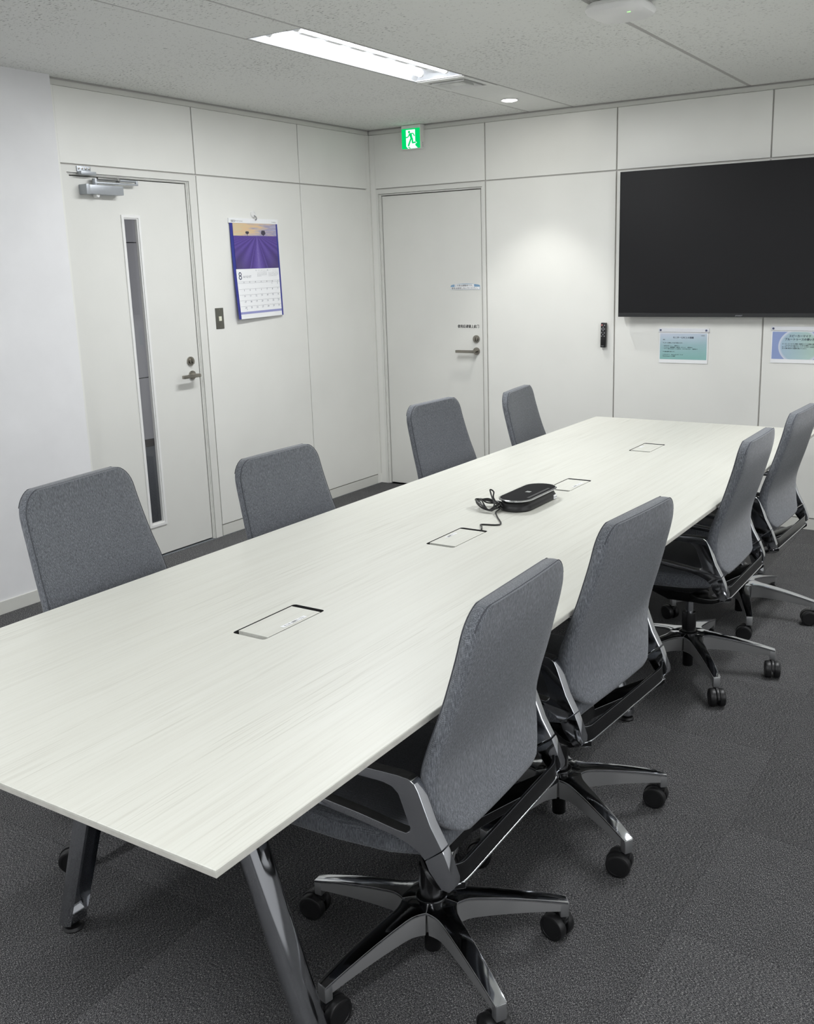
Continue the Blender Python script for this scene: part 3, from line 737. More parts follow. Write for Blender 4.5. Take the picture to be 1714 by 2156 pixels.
def make_chair():
    ch = empty('office_chair')
    # backrest
    rows = []
    zs = [BBOT, BBOT+0.0015, BBOT+0.006, BBOT+0.014, BBOT+0.026, BBOT+0.042, BBOT+0.062, BBOT+0.080] + [BBOT+BRB+0.023*k for k in range(14)] + [BTOP-BR+BR*math.sin(PI/2*k/9) for k in range(0, 8)]
    zs = [z for z in zs if z < BTOP-0.004]
    rows.append(back_section(BBOT, 0.020, 0.010)); 
    for z in zs[1:]:
        dt = max(0.0, (BBOT+0.014-z)/0.014)*0.008
        rows.append(back_section(z, 0.0, max(0, dt)))
    rows.append(back_section(BTOP-0.003, 0.002, 0.003)); r_ = back_section(BTOP-0.0005, 0.008, 0.009); rows.append(r_)
    br = MB().loft(rows, M_FAB).build('backrest', ch, smooth=50)
    for rear in (True, False):
        MB().tube(pipe_path(rear), 0.0013, M_PIPE, 6).build('piping', br)
    # seat
    rows = []
    def seat_row(x, hw, z0, z1, r=0.02):
        return [(x, a_, b_) for a_, b_ in rrect(-hw, z0, hw, z1, min(r, (z1-z0)*0.45), 4)]
    for x, hw, z0, z1 in ((-0.150, 0.15, 0.424, 0.440), (-0.142, 0.185, 0.412, 0.452), (-0.115, 0.212, 0.405, 0.462), (-0.04, 0.232, 0.401, 0.462),
                          (0.08, 0.240, 0.398, 0.458), (0.20, 0.238, 0.396, 0.456), (0.28, 0.225, 0.390, 0.450), (0.32, 0.205, 0.385, 0.438), (0.338, 0.170, 0.385, 0.420), (0.343, 0.14, 0.392, 0.410)):
        rows.append(seat_row(x, hw, z0, z1, 0.022))
    MB().loft(rows, M_FAB).build('seat', ch, smooth=50)
    rows = [[(x, a_, b_) for a_, b_ in rrect(-hw, z0, hw, z1, 0.008, 3)] for x, hw, z0, z1 in ((-0.10, 0.10, 0.372, 0.404), (-0.05, 0.17, 0.368, 0.402), (0.15, 0.19, 0.366, 0.398), (0.26, 0.16, 0.372, 0.392), (0.29, 0.12, 0.376, 0.388))]
    MB().loft(rows, M_BLACK).build('seat_shell', ch)
    # side arms: closed loop of polished aluminium over a blade
    out = [(-0.195, 0.604), (0.000, 0.609), (0.095, 0.611), (0.120, 0.609), (0.133, 0.601), (0.141, 0.586), (0.166, 0.521), (0.190, 0.478),
           (0.151, 0.446), (0.136, 0.460), (0.112, 0.471), (0.085, 0.478), (0.0, 0.489), (-0.140, 0.502), (-0.195, 0.515), (-0.226, 0.540), (-0.232, 0.570), (-0.220, 0.595)]
    hol = [(0.060, 0.588), (0.082, 0.584), (0.096, 0.572), (0.121, 0.506), (0.119, 0.498), (0.110, 0.493), (0.090, 0.494), (0.0, 0.506), (-0.135, 0.518), (-0.188, 0.530), (-0.207, 0.548), (-0.210, 0.568), (-0.190, 0.584), (-0.05, 0.587)]
    for s in (-1, 1):
        a_ = MB().prism(out, [hol], s*0.242, s*0.267, M_CHROME, lambda p, q_, d: (-p, d, q_))
        a_.build('side_arm', ch, bevel=0.004, seg=3, smooth=40)
    # cradle: two stubs below the side arms joined by a swept plate behind the seat
    cr_ = MB()
    stub = [(0.191, 0.4765), (0.200, 0.455), (0.214, 0.418), (0.213, 0.404), (0.203, 0.393), (0.186, 0.394), (0.160, 0.425), (0.152, 0.4445)]
    for s in (-1, 1):
        cr_.prism(stub, [], s*0.242, s*0.267, M_CHROME, lambda p, q_, d: (-p, d, q_))
    def band(y):                                        # rear ribbon: lower edge behind, upper edge leaning forward
        e_ = abs(y)/0.2545
        pull = 0.040*max(0.0, (e_-0.80)/0.20)**2.2
        lo_, hi_ = (0.2125-pull*0.45, 0.392+pull*0.10), (0.2095-pull*0.50, 0.432+pull*0.30)
        return [(-lo_[0], y, lo_[1]), (-hi_[0], y, hi_[1]), (-hi_[0]+0.008, y, hi_[1]-0.002), (-lo_[0]+0.008, y, lo_[1]-0.003)]
    ys_ = [0.2545*math.sin(PI/2*k/14) for k in range(-14, 15)]
    cr_.loft([band(y) for y in ys_], M_BLACKG)
    cr_.tube([(p[0][0]+0.001, p[0][1], p[0][2]) for p in [band(y) for y in ys_]], 0.0026, M_CHROME, 8)
    for s in (-1, 1):                                   # under-arms running forward to the tilt mechanism
        rows_ = []
        for k in range(9):
            t_ = k/8; d = 0.200-0.150*t_; y = s*(0.238-0.175*(t_**1.25)); z = 0.396-0.062*t_**0.8
            wd = 0.022+0.014*t_; th = 0.007+0.006*t_
            rows_.append([(-d-wd*0.75, y-s*wd*0.6, z), (-d+wd*0.75, y+s*wd*0.6, z), (-d+wd*0.75, y+s*wd*0.6, z-2*th), (-d-wd*0.75, y-s*wd*0.6, z-2*th)])
        cr_.loft(rows_, M_BLACKG)
    cr_.build('cradle', ch, bevel=0.0025, seg=2, smooth=40)
    # tilt mechanism and lever
    me = MB()
    rows = [[(x, a_, b_) for a_, b_ in rrect(-hw, z0, hw, z1, 0.012, 3)] for x, hw, z0, z1 in ((-0.085, 0.05, 0.315, 0.350), (-0.06, 0.075, 0.300, 0.372), (0.06, 0.080, 0.298, 0.372), (0.13, 0.06, 0.315, 0.370), (0.15, 0.04, 0.33, 0.366))]
    me.loft(rows, M_BLACKG).build('tilt_mechanism', ch)
    lv = MB(); lv.tube([(0.03, -0.07, 0.345), (0.035, -0.17, 0.350)], 0.006, M_BLACK, 8)
    lv.prism(rrect(0.012, -0.215, 0.056, -0.168, 0.008, 3), [], 0.347, 0.356, M_CHROME)
    lv.build('lever', ch, bevel=0.001)
    # gas lift
    MB().lathe([(0.0185, 0.020), (0.0195, 0.022), (0.0195, 0.120), (0.0265, 0.121), (0.0265, 0.235), (0.0255, 0.238), (0.0150, 0.239)], M_BLACKG, n=28).build('gas_lift', ch)
    MB().lathe([(0.0145, 0.150), (0.0145, 0.305)], M_CHROME, n=24).build('piston', ch)
    # five-star base
    ba = empty('base', parent=ch)
    MB().lathe([(0.021, 0.086), (0.040, 0.087), (0.046, 0.093), (0.047, 0.110), (0.046, 0.150), (0.030, 0.152)], M_CAST, n=40, caps=False).build('hub', ba)
    MB().lathe([(0.036, 0.1565), (0.0355, 0.1600), (0.0330, 0.1612), (0.0272, 0.1612), (0.0270, 0.150)], M_BLACKG, n=40, caps=False).build('hub_collar', ba)
    arm = None
    for k in range(5):
        if arm is None:
            a_ = MB(); rows = []; XS_ = [0.026, 0.040, 0.054, 0.060, 0.067, 0.075, 0.085, 0.100, 0.14, 0.18, 0.22, 0.26, 0.29, 0.318]; n_ = len(XS_)
            for i in range(n_):
                x = XS_[i]; t_ = (x-0.030)/0.288
                zt = 0.157 - 0.052*max(0.0, t_)**1.5; hh = 0.062-0.036*t_
                if x <= 0.054: hw = x*math.tan(PI/5)-0.0002
                elif x <= 0.100: hw = 0.0225+(0.054*math.tan(PI/5)-0.0227)*((0.100-x)/0.046)**2
                else: hw = 0.0225-0.0090*(x-0.100)/0.218
                hb = hw-0.0022
                rows.append([(x, -hw, zt), (x, hw, zt), (x, hw, zt-0.0055), (x, hb, zt-0.008), (x, hb*0.94, zt-hh), (x, -hb*0.94, zt-hh), (x, -hb, zt-0.008), (x, -hw, zt-0.0055)])
            a_.loft(rows, M_CAST)
            mc = a_.mid(M_CHROME)
            for fi, f_ in enumerate(a_.f):
                i8 = sorted({q_ % 8 for q_ in f_ if q_ < 8*n_})
                if i8 in ([0, 1], [1, 2], [0, 7]): a_.mi[fi] = mc
            arm = a_.build('base_arm', ba, bevel=0.0016, seg=2, smooth=40)
            foot = MB().box((0.299, -0.0125, 0.066), (0.3195, 0.0125, 0.104), M_SATIN).build('caster_socket', ba, bevel=0.003)
            arms = [(arm, foot)]
        else:
            p_, q_ = arms[0][0].copy(), arms[0][1].copy(); COL.objects.link(p_); COL.objects.link(q_)
            p_.rotation_euler = q_.rotation_euler = (0, 0, 2*PI*k/5)
    for k in range(5):
        a0 = 2*PI*k/5; ca = empty('caster', (0.309*math.cos(a0), 0.309*math.sin(a0), 0), a0+0.8+1.9*k, ch)
        if k == 0:
            hd = MB(); hd.lathe([(0.0075, 0.050), (0.0075, 0.070), (0.006, 0.072)], M_BLACK, (0, 0, 0), 12)
            arc_ = [PI*(0.02+0.80*i/12) for i in range(13)]
            prof = [(0.018+0.0345*math.cos(a_), 0.0325+0.0345*math.sin(a_)) for a_ in arc_]
            inner = [(0.018+0.024*math.cos(a_), 0.0325+0.024*math.sin(a_)) for a_ in reversed(arc_)]
            hd.prism(prof+inner, [], -0.0045, 0.0045, M_BLACK, lambda p, q_, d: (p, d, q_))
            hd.prism([(-0.010, 0.046), (0.012, 0.046), (0.012, 0.060), (-0.010, 0.060)], [], -0.009, 0.009, M_BLACK, lambda p, q_, d: (p, d, q_))
            hood = hd.build('caster_hood', ca, bevel=0.0008); wh = []
            for s in (-1, 1):
                wh.append(MB().lathe([(0.004, s*0.0055), (0.029, s*0.0055), (0.0318, s*0.0075), (0.0325, s*0.011), (0.0325, s*0.022), (0.0305, s*0.0262), (0.0285, s*0.0272), (0.024, s*0.0275), (0.0235, s*0.0262), (0.002, s*0.0265)], M_BLACK, (0.018, 0, 0.0325), 36, 'y').build('wheel', ca))
            parts = [hood]+wh
        else:
            for p_ in parts:
                c_ = p_.copy(); COL.objects.link(c_); c_.parent = ca
    ba_children = [o for o in ch.children if o.name.startswith('caster')]
    return ch

GR = 'office chairs around the conference table'
# hub x, hub y, facing, base phase (world degrees of one arm), label
CH = [(3.0610, -4.1661, 180, 1.7, 40, 'grey fabric office chair nearest the camera on the right side of the table'),
      (3.0680, -3.4983, 180, -4.1, 41, 'second grey office chair from the camera on the right side, beside the table leg'),
      (3.0550, -2.2958, 180, 0.2, 18, 'third grey office chair from the camera on the right side of the table'),
      (3.0630, -1.5946, 180, -1.9, 4, 'farthest grey office chair on the right side, below the wall screen'),
      (2.0762, -4.0453, 0, 8.3, 267, 'grey office chair in front of the plain white wall, nearest complete backrest on the left'),
      (2.1150, -3.2739, 0, 0.3, 8, 'grey office chair in front of the glazed door, left side of the table'),
      (1.9408, -1.9809, 0, -1.8, 40, 'grey office chair in front of the far door with signs, left side of the table'),
      (2.0900, -1.3792, 0, 8.5, 4, 'smallest looking grey office chair on the left, against the panel right of the far door')]
RAISED = {4: 0.06}          # one seat is set higher on its gas lift
TURN = {0: (170, 200, 190, 80, 150), 1: (185, 170, 210, 200, 190), 2: (290, 190, 230, 180, 300), 3: (200, 210, 180, 150, 190), 4: (218, 160, 220, 120, 190)}   # swivel of each caster
proto = make_chair()
for i, (x, y, face, sw, ph, lb) in enumerate(CH):
    c = proto if i == 0 else copy_tree(proto)
    c.location = (x, y, 0); c.rotation_euler = (0, 0, math.radians(face+sw)); tag(c, lb, 'chair', GR)
    rel = math.radians(ph-face-sw)
    kk = 0
    for p in c.children:
        if i in RAISED and p.name.split('.')[0] not in ('base', 'caster', 'gas_lift'): p.location.z += RAISED[i]
        if p.name.startswith('base'): p.rotation_euler = (0, 0, rel)
        elif p.name.startswith('caster'):
            a0 = rel+2*PI*kk/5; p.location = (0.309*math.cos(a0), 0.309*math.sin(a0), 0)
            p.rotation_euler = (0, 0, math.radians(TURN.get(i, TURN[4])[kk]-face-sw)); kk += 1

# ------------------------------------------------------------------ speakerphone and its cable on the table
t = empty('speakerphone', (tx(2.600), ty(-2.752), TZ)); t.rotation_euler = (0, 0, 0)
tag(t, 'black oblong conference speakerphone with silver rim on the table', 'speakerphone')
def stad(hx, hy, z, n=12):
    r = hx; P = []
    for k in range(n+1): a_ = PI*k/n; P.append((r*math.cos(a_), hy-r+r*math.sin(a_), z))
    for k in range(n+1): a_ = PI+PI*k/n; P.append((r*math.cos(a_), -(hy-r)+r*math.sin(a_), z))
    return P
MB().loft([stad(0.056, 0.145, 0.001), stad(0.060, 0.150, 0.004), stad(0.060, 0.150, 0.013), stad(0.056, 0.146, 0.020), stad(0.052, 0.141, 0.0275), stad(0.054, 0.143, 0.032), stad(0.059, 0.149, 0.036)], M_BLACK).build('body', t, smooth=50)
MB().loft([stad(0.0590, 0.1490, 0.0355), stad(0.0625, 0.1525, 0.0375), stad(0.0625, 0.1525, 0.0405), stad(0.0600, 0.1500, 0.0420), stad(0.0575, 0.1475, 0.0418)], M_CHROME, caps=False).build('rim', t, smooth=50)
MB().loft([stad(0.0580, 0.1480, 0.040), stad(0.0575, 0.1475, 0.0412), stad(0.0300, 0.1200, 0.0420)], mat('black speaker grille', (13,13,15), 0.8, 0, 0.2)).build('grille', t, smooth=50)
MB().box((-0.009, -0.009, 0.0421), (0.009, 0.009, 0.0424), mat('grey emblem', (150,152,150), 0.5)).build('emblem', t, smooth=0)
MB().box((-0.009+0.045, -0.085, 0.0416), (0.045, 0.085, 0.0421), mat('key strip', (44,44,46), 0.5)).build('key_strip', t, smooth=0)
s = MB(); s.box((0.0588, 0.083, 0.003), (0.0604, 0.108, 0.018), M_PAPER)
write(s, '第1会議', (0.0865, 0.0072), 0.006, M_INK, lambda p, q_: (0.0608, p, q_), res=1); s.build('sticker', t, smooth=0, weld=False)

def spline(pts, per=6):
    P = [Vector(p) for p in pts]; out = []
    for i in range(len(P)-1):
        p0, p1, p2, p3 = P[max(i-1, 0)], P[i], P[i+1], P[min(i+2, len(P)-1)]
        for k in range(per):
            t_ = k/per
            out.append(0.5*((2*p1)+(p2-p0)*t_+(2*p0-5*p1+4*p2-p3)*t_*t_+(3*p1-p0-3*p2+p3)*t_**3))
    out.append(P[-1]); return out
z0 = TZ+0.003
cpts = [(2.632, -3.158, TZ-0.03), (2.632, -3.152, TZ+0.002), (2.618, -3.125, z0+0.002), (2.600, -3.095, z0), (2.648, -3.078, z0), (2.648, -3.050, z0), (2.600, -2.985, z0), (2.575, -2.950, z0+0.006)]
for k in range(5):                                     # the bundled loops
    j = 0.005*k; r1 = (0.0, 0.007, -0.006, 0.010, -0.010)[k]
    cpts += [(2.566-j*0.6, -2.907+r1, z0+0.008+j), (2.532+r1, -2.868+j, z0+0.014+r1*0.4), (2.492, -2.852+r1, z0+0.024-j*0.6), (2.468-r1, -2.880, z0+0.018+j*0.5), (2.500, -2.922-r1, z0+0.010+j), (2.545+r1, -2.938-r1*0.5, z0+0.007)]
cpts += [(2.550, -2.915, z0+0.020), (2.520, -2.880, z0+0.045), (2.510, -2.870, z0+0.062), (2.523, -2.868, z0+0.055), (2.528, -2.880, z0+0.038), (2.545, -2.885, z0+0.020), (2.562, -2.890, z0+0.016), (2.5735, -2.8980, TZ+0.0175)]
cpts = [(tx(a), ty(b), c) for a, b, c in cpts]
tag(MB().tube(spline(cpts), 0.0026, M_BLACK, 8).build('cable'), 'thin black cable tied in a bundle running from speakerphone to table box', 'cable')
# black wire hanging under the table
wp = [(2.604, -1.70, TZ-0.10), (2.604, -1.72, 0.45), (2.63, -1.78, 0.15), (2.70, -1.90, 0.005), (2.72, -2.10, 0.004), (2.66, -2.35, 0.004)]
tag(MB().tube(spline(wp), 0.003, M_BLACK, 6).build('power_cable'), 'black power cable hanging below the table to the carpet', 'cable')

# ------------------------------------------------------------------ screen on the back wall
t = empty('wall_screen', (2.60, -0.06, 1.222)); tag(t, 'large black flat screen mounted on the back wall', 'screen')
sx0, sx1, sz0, sz1 = 1.868-2.60, 3.335-2.60, 0.0, 0.843
M_BEZ = mat('dark grey bezel', (30,31,33), 0.5); M_SCR = mat('switched off screen', (26,26,28), 0.45, 0, 0.22)
MB().box((sx0, -0.002, sz0), (sx1, 0.020, sz1), M_BLACK).build('back_shell', t, bevel=0.004, smooth=0)
MB().box((sx0+0.22, 0.020, sz0+0.10), (sx1-0.22, 0.052, sz1-0.16), M_BLACK).build('back_housing', t, bevel=0.01, smooth=0)
MB().box((-0.3, 0.052, 0.25), (0.3, 0.060, 0.55), M_BLACK).build('wall_bracket', t, smooth=0)
fz = MB(); fz.prism([(sx0, sz0), (sx1, sz0), (sx1, sz1), (sx0, sz1)], [[(sx0+0.004, sz0+0.023), (sx0+0.004, sz1-0.004), (sx1-0.004, sz1-0.004), (sx1-0.004, sz0+0.023)]], -0.015, -0.002, M_BEZ, lambda a, b, d: (a, d, b))
fz.build('bezel', t, bevel=0.001, seg=1, smooth=0)
MB().box((sx0+0.004, -0.0125, sz0+0.023), (sx1-0.004, -0.003, sz1-0.004), M_SCR).build('panel', t, smooth=0)
lg = MB(); write(lg, 'JAPANNEXT', (0.0, 0.0055), 0.0095, mat('light grey print', (200,200,205), 0.5), lambda p, q_: (p-0.004, -0.0153, q_), 'CENTER', 0.02, 0.25, fit=0.042)
lg.build('lettering', t, smooth=0, weld=False)

# remote control on the wall
t = empty('remote_control', (1.752, -0.004, 1.106)); t.rotation_euler = (0, math.radians(1.0), 0)
tag(t, 'black remote control hung on the wall panel left of the screen', 'remote control')
MB().box((-0.017, -0.022, -0.076), (0.017, -0.002, 0.076), M_BLACK).build('body', t, bevel=0.003)
MB().box((-0.012, -0.002, -0.05), (0.012, 0.004, 0.05), M_WHITEP).build('holder', t)
M_KEY = mat('grey key print', (190,190,195), 0.5)
MB().lathe([(0.0045, 0.0), (0.0040, -0.0012)], mat('pink power key', (225,140,140), 0.5), (-0.009, -0.022, 0.062), 14, 'y').build('power_key', t)
for kx, kz in ((0.008, 0.061), (-0.001, 0.049), (-0.011, 0.038), (-0.001, 0.038), (0.009, 0.038), (-0.001, 0.028), (-0.010, 0.015), (0.008, 0.014), (-0.001, 0.004), (-0.010, -0.006), (0.008, -0.006)):
    MB().box((kx-0.0026, -0.0230, kz-0.0022), (kx+0.0026, -0.0215, kz+0.0022), M_KEY).build('key', t, smooth=0)
lg = MB(); write(lg, 'JAPANNEXT', (-0.002, -0.068), 0.005, M_KEY, lambda p, q_: (p, -0.0223, q_), 'CENTER', 0.0, 0.25, res=1, fit=0.020); lg.build('lettering', t, smooth=0, weld=False)

# ------------------------------------------------------------------ posters below the screen
def uv_quad_mat(name, fn):
    q = NT(name); tc = q.n('ShaderNodeTexCoord'); sp_ = q.n('ShaderNodeSeparateXYZ'); q.l(tc.outputs['Generated'], sp_.inputs[0])
    fn(q, sp_.outputs['X'], sp_.outputs['Y'], sp_.outputs['Z']); q.b.inputs['Roughness'].default_value = 0.35
    return q.m
def p1(q, x, y, z):
    f = q.math('ADD', q.math('MULTIPLY', z, 0.9), q.math('MULTIPLY', x, -0.08))
    q.l(q.ramp(f, [(0.02, lin((140,186,182))), (0.45, lin((160,192,198))), (0.80, lin((196,208,222))), (0.95, lin((214,216,226)))]), q.b.inputs['Base Color'])
def p2(q, x, y, z):
    # pale ring around a blue-green disc on a periwinkle ground; aspect about 1.6
    dx = q.math('MULTIPLY', q.math('SUBTRACT', x, 0.52), 1.62); dz = q.math('SUBTRACT', z, 0.47)
    r = q.math('SQRT', q.math('ADD', q.math('MULTIPLY', dx, dx), q.math('MULTIPLY', dz, dz)))
    disc = q.ramp(x, [(0.1, lin((166,190,212))), (0.5, lin((172,198,202))), (0.8, lin((180,206,196)))])
    ring = q.math('MULTIPLY', q.math('SUBTRACT', r, 0.55), 14.0, clamp=True)
    c = q.mix(ring, disc, lin((208,214,228)))
    out_ = q.math('MULTIPLY', q.math('SUBTRACT', r, 0.635), 60.0, clamp=True)
    q.l(q.mix(out_, c, lin((143,160,204))), q.b.inputs['Base Color'])
def make_poster(name, x0, x1, z0, z1, artmat, label):
    t = empty(name, ((x0+x1)/2, 0.0, z0)); tag(t, label, 'poster', 'laminated notices under the screen')
    hw = (x1-x0)/2; h = z1-z0
    MB().box((-hw, -0.0042, 0.0), (hw, -0.0030, h-0.012), M_PAPER).build('sheet', t, smooth=0)
    MB().box((-hw+0.006, -0.0046, 0.022), (hw-0.006, -0.0044, h-0.030), artmat).build('print', t, smooth=0)
    st = MB().box((-hw-0.003, -0.009, h-0.024), (hw+0.006, 0.0, h), mat('clear plastic hanger', (226,228,232), 0.2)).build('hanger', t, bevel=0.002)
    for sx in (-1, 1):
        MB().lathe([(0.006, 0.0), (0.0055, -0.004), (0.003, -0.006)], mat('slate blue pin', (86,92,124), 0.4), (sx*(hw-0.010), -0.009, h-0.0115), 14, 'y').build('pin', t)
    return t, hw, h
M_ART1 = uv_quad_mat('teal gradient print', p1); M_ART2 = uv_quad_mat('blue disc print', p2)
t, hw, h = make_poster('notice', 2.106, 2.404, 0.944, 1.152, M_ART1, 'laminated teal notice below the left part of the screen')
lx = MB(); to = lambda a, b: (a, -0.0049, b)
write(lx, 'モニターとPCとの接続', (0.0, 0.148), 0.0125, M_INKB, to, 'CENTER', 0.030)
write(lx, '会議室用', (hw-0.042, 0.163), 0.0055, M_INK, to, res=1)
for zz, tx in ((0.137, '各位'), (0.118, 'モニターの交換により以下が変わります。'), (0.1005, '・HDMI1はポート１　（音声なし）'), (0.0915, '・ワイヤレス（無線接続）の場合は、ポート３　（音声あり）'), (0.0825, '・リモコン横のHDMIポートの音声は、こちらで行います。（音声あり）'), (0.065, 'その他は従来と同じです。'), (0.0475, 'ミラキャストへ　Windowsロゴマーク＋Ｋ'), (0.0385, 'WirelessAdapter_1-2を選択')):
    write(lx, tx, (-hw+0.024, zz), 0.0067, M_INK, to, res=1, bold=0.030)
lx.build('lettering', t, smooth=0, weld=False)
t, hw, h = make_poster('notice', 2.767, 3.064, 0.962, 1.168, M_ART2, 'laminated blue notice below the right part of the screen')
lx = MB()
write(lx, 'スピーカーマイク', (0.008, 0.147), 0.0150, M_INKB, to, 'CENTER', 0.035)
write(lx, 'ブルートゥースの使い方', (0.008, 0.1285), 0.0150, M_INKB, to, 'CENTER', 0.035)
for zz, tx in ((0.106, '（1）スピーカーマイクの電源（会議室マイクの左側面の電源ボタン）を'), (0.0975, '　　　入れてから少し待ちます。そのあとに接続してください。'), (0.089, '（2）スピーカーマイク側のブルートゥースのボタンを長押しします'), (0.0805, '（3）PC側の設定から会議用を選んでください。')):
    write(lx, tx, (-hw+0.058, zz), 0.0066, M_INK, to, res=1, bold=0.035)
lx.build('lettering', t, smooth=0, weld=False)

# ------------------------------------------------------------------ signs on the far door
t = empty('door_sign', (0.741, 0.017, 1.394)); tag(t, 'white plate with blue arched top and two lines on the far door', 'sign')
b = MB(); arc = [(-0.113, 0.0), (0.113, 0.0), (0.113, 0.026)] + [(0.113*math.cos(PI*k/16), 0.026+0.013*math.sin(PI*k/16)) for k in range(1, 16)] + [(-0.113, 0.026)]
b.prism(arc, [], -0.003, 0.0, mat('blue sign plate', (126,160,190), 0.4), lambda a, bb, d: (a, d, bb)); b.build('plate', t, smooth=0)
b = MB(); b.box((-0.112, -0.0036, 0.001), (0.112, -0.0030, 0.018), M_PAPER); b.box((-0.082, -0.0036, 0.0185), (0.070, -0.0030, 0.0355), M_PAPER)
b.build('label_strip', t, smooth=0)
b = MB(); to = lambda a, bb: (a, -0.0039, bb)
write(b, 'この扉は避難用です。', (-0.006, 0.0225), 0.0125, M_INKB, to, 'CENTER', 0.01, fit=0.138)
write(b, '普段は使用しないでください。', (0.0, 0.0045), 0.0125, M_INKB, to, 'CENTER', 0.01, fit=0.205)
b.build('lettering', t, smooth=0, weld=False)
t = empty('door_notice', (0.760, 0.017, 1.136)); tag(t, 'narrow strip with bold black lettering above the far door lock', 'sign')
MB().box((-0.088, -0.0008, -0.001), (0.088, 0.0, 0.026), mat('clear tape', (224,224,219), 0.3)).build('tape', t, smooth=0)
b = MB(); write(b, '使用后请锁上此门', (0.0, 0.0045), 0.0235, M_INK, lambda a, bb: (a, -0.0011, bb), 'CENTER', 0.035, fit=0.166); b.build('lettering', t, smooth=0, weld=False)

# ------------------------------------------------------------------ light switch
t = empty('light_switch', (0.0, -1.5635, 1.289)); tag(t, 'dark metal switch plate with one ivory rocker beside the glazed door', 'light switch')
MB().box((0.0, -0.0325, -0.060), (0.004, 0.0325, 0.060), mat('dark bronze plate', (112,112,104), 0.4, 0.7)).build('plate', t, bevel=0.002)
MB().box((0.004, -0.009, -0.014), (0.0065, 0.013, 0.012), mat('ivory rocker', (228,228,208), 0.4)).build('rocker', t, bevel=0.001)
for z in (-0.050, 0.050): MB().lathe([(0.003, 0.004), (0.0028, 0.0048)], M_STEEL, (0, 0, z), 10, 'x').build('screw', t)

# ------------------------------------------------------------------ wall calendar
t = empty('wall_calendar', (0.0, -1.225, 1.278)); tag(t, 'August wall calendar with purple lavender field picture hanging by the glazed door', 'calendar')
CW, CHH = 0.424, 0.579
def sheet(u, v, off=0.0):
    """u 0..1 left to right, v 0..1 down; the foot of the sheet curls off the wall on its left"""
    curl = 0.006 + 0.026*max(0.0, v-0.25)**1.5*(1-u) + 0.010*v
    return (curl+off, -CW/2+CW*(u*0.985+0.015*(1-0)), CHH*(1-v)+0.006*(u-0.5)*v)
def patch(mb, u0, u1, v0, v1, m, off, nu=10, nv=12):
    V = [sheet(u0+(u1-u0)*i/nu, v0+(v1-v0)*j/nv, off) for j in range(nv+1) for i in range(nu+1)]
    F = [(j*(nu+1)+i, (j+1)*(nu+1)+i, (j+1)*(nu+1)+i+1, j*(nu+1)+i+1) for j in range(nv) for i in range(nu)]
    mb.add(V, F, m)
M_BLUE = mat('royal blue border', (50,56,142), 0.45)
def lav(q):
    # generated Y runs across the picture, Z runs up
    tc = q.n('ShaderNodeTexCoord'); sp_ = q.n('ShaderNodeSeparateXYZ'); q.l(tc.outputs['Generated'], sp_.inputs[0])
    x, z = sp_.outputs['Y'], sp_.outputs['Z']
    hz = 0.725
    mp = q.n('ShaderNodeMapping'); mp.inputs['Scale'].default_value = (1, 3.0, 16.0); q.l(tc.outputs['Generated'], mp.inputs[0])
    cloud = q.noise(mp.outputs[0], 1.3, 4.0)
    s1 = q.math('ADD', q.math('MULTIPLY', x, 0.55), q.math('MULTIPLY', q.math('SUBTRACT', 1.0, z), 0.35))
    s1 = q.math('ADD', s1, q.math('MULTIPLY', q.math('SUBTRACT', cloud, 0.5), 0.9))
    sky = q.ramp(s1, [(0.05, lin((214,196,160))), (0.25, lin((222,190,150))), (0.38, lin((196,182,176))), (0.52, lin((160,154,182))), (0.8, lin((186,184,202)))])
    dz = q.math('MAXIMUM', q.math('SUBTRACT', hz, z), 0.012)
    p_ = q.math('DIVIDE', q.math('SUBTRACT', x, 0.53), q.math('ADD', dz, 0.035))
    p_ = q.math('MULTIPLY', p_, q.math('SUBTRACT', 1.0, q.math('MULTIPLY', q.math('ABSOLUTE', p_), 0.05)))
    row = q.math('COSINE', q.math('MULTIPLY', p_, 2*PI/0.54))
    row = q.math('DIVIDE', row, q.math('ADD', 1.0, q.math('MULTIPLY', q.math('ABSOLUTE', p_), 0.45)))
    pale = q.math('SUBTRACT', 1.0, q.math('MULTIPLY', q.math('ABSOLUTE', q.math('SUBTRACT', q.math('ABSOLUTE', p_), 0.265)), 42.0), clamp=True)
    tex = q.noise(tc.outputs['Generated'], 90.0, 3.0)
    rf = q.math('ADD', q.math('MULTIPLY', row, 0.20), q.math('MULTIPLY_ADD', tex, 0.5, 0.22))
    rf = q.math('MULTIPLY_ADD', pale, 0.40, rf)
    rf = q.math('MULTIPLY_ADD', q.math('MULTIPLY', q.math('SUBTRACT', 0.30, q.math('ABSOLUTE', p_)), 3.0, clamp=True), 0.10, rf)
    side = q.math('ABSOLUTE', q.math('SUBTRACT', x, 0.5))
    dark = q.math('MULTIPLY', q.math('MULTIPLY', q.math('SUBTRACT', 0.55, z), 1.6, clamp=True), q.math('MULTIPLY', q.math('SUBTRACT', side, 0.14), 4.0, clamp=True))
    fld = q.ramp(rf, [(0.1, lin((50,38,96))), (0.42, lin((82,60,142))), (0.72, lin((104,84,166))), (0.95, lin((160,148,200)))])
    fld = q.mix(q.math('MULTIPLY', dark, 0.8), fld, lin((62,54,86)))
    q.l(q.mix(q.math('MULTIPLY', q.math('SUBTRACT', z, hz), 300.0, clamp=True), fld, sky), q.b.inputs['Base Color'])
    q.b.inputs['Roughness'].default_value = 0.3
q = NT('lavender field print'); lav(q); M_LAV = q.m
bs = MB(); patch(bs, -0.006, 1.0, 0.03, 1.0, M_BLUE, 0.0, 14, 16); bs.build('backing_sheet', t)
pc = MB(); patch(pc, 0.052, 0.962, 0.046, 0.498, M_LAV, 0.0015); pic = pc.build('picture', t)
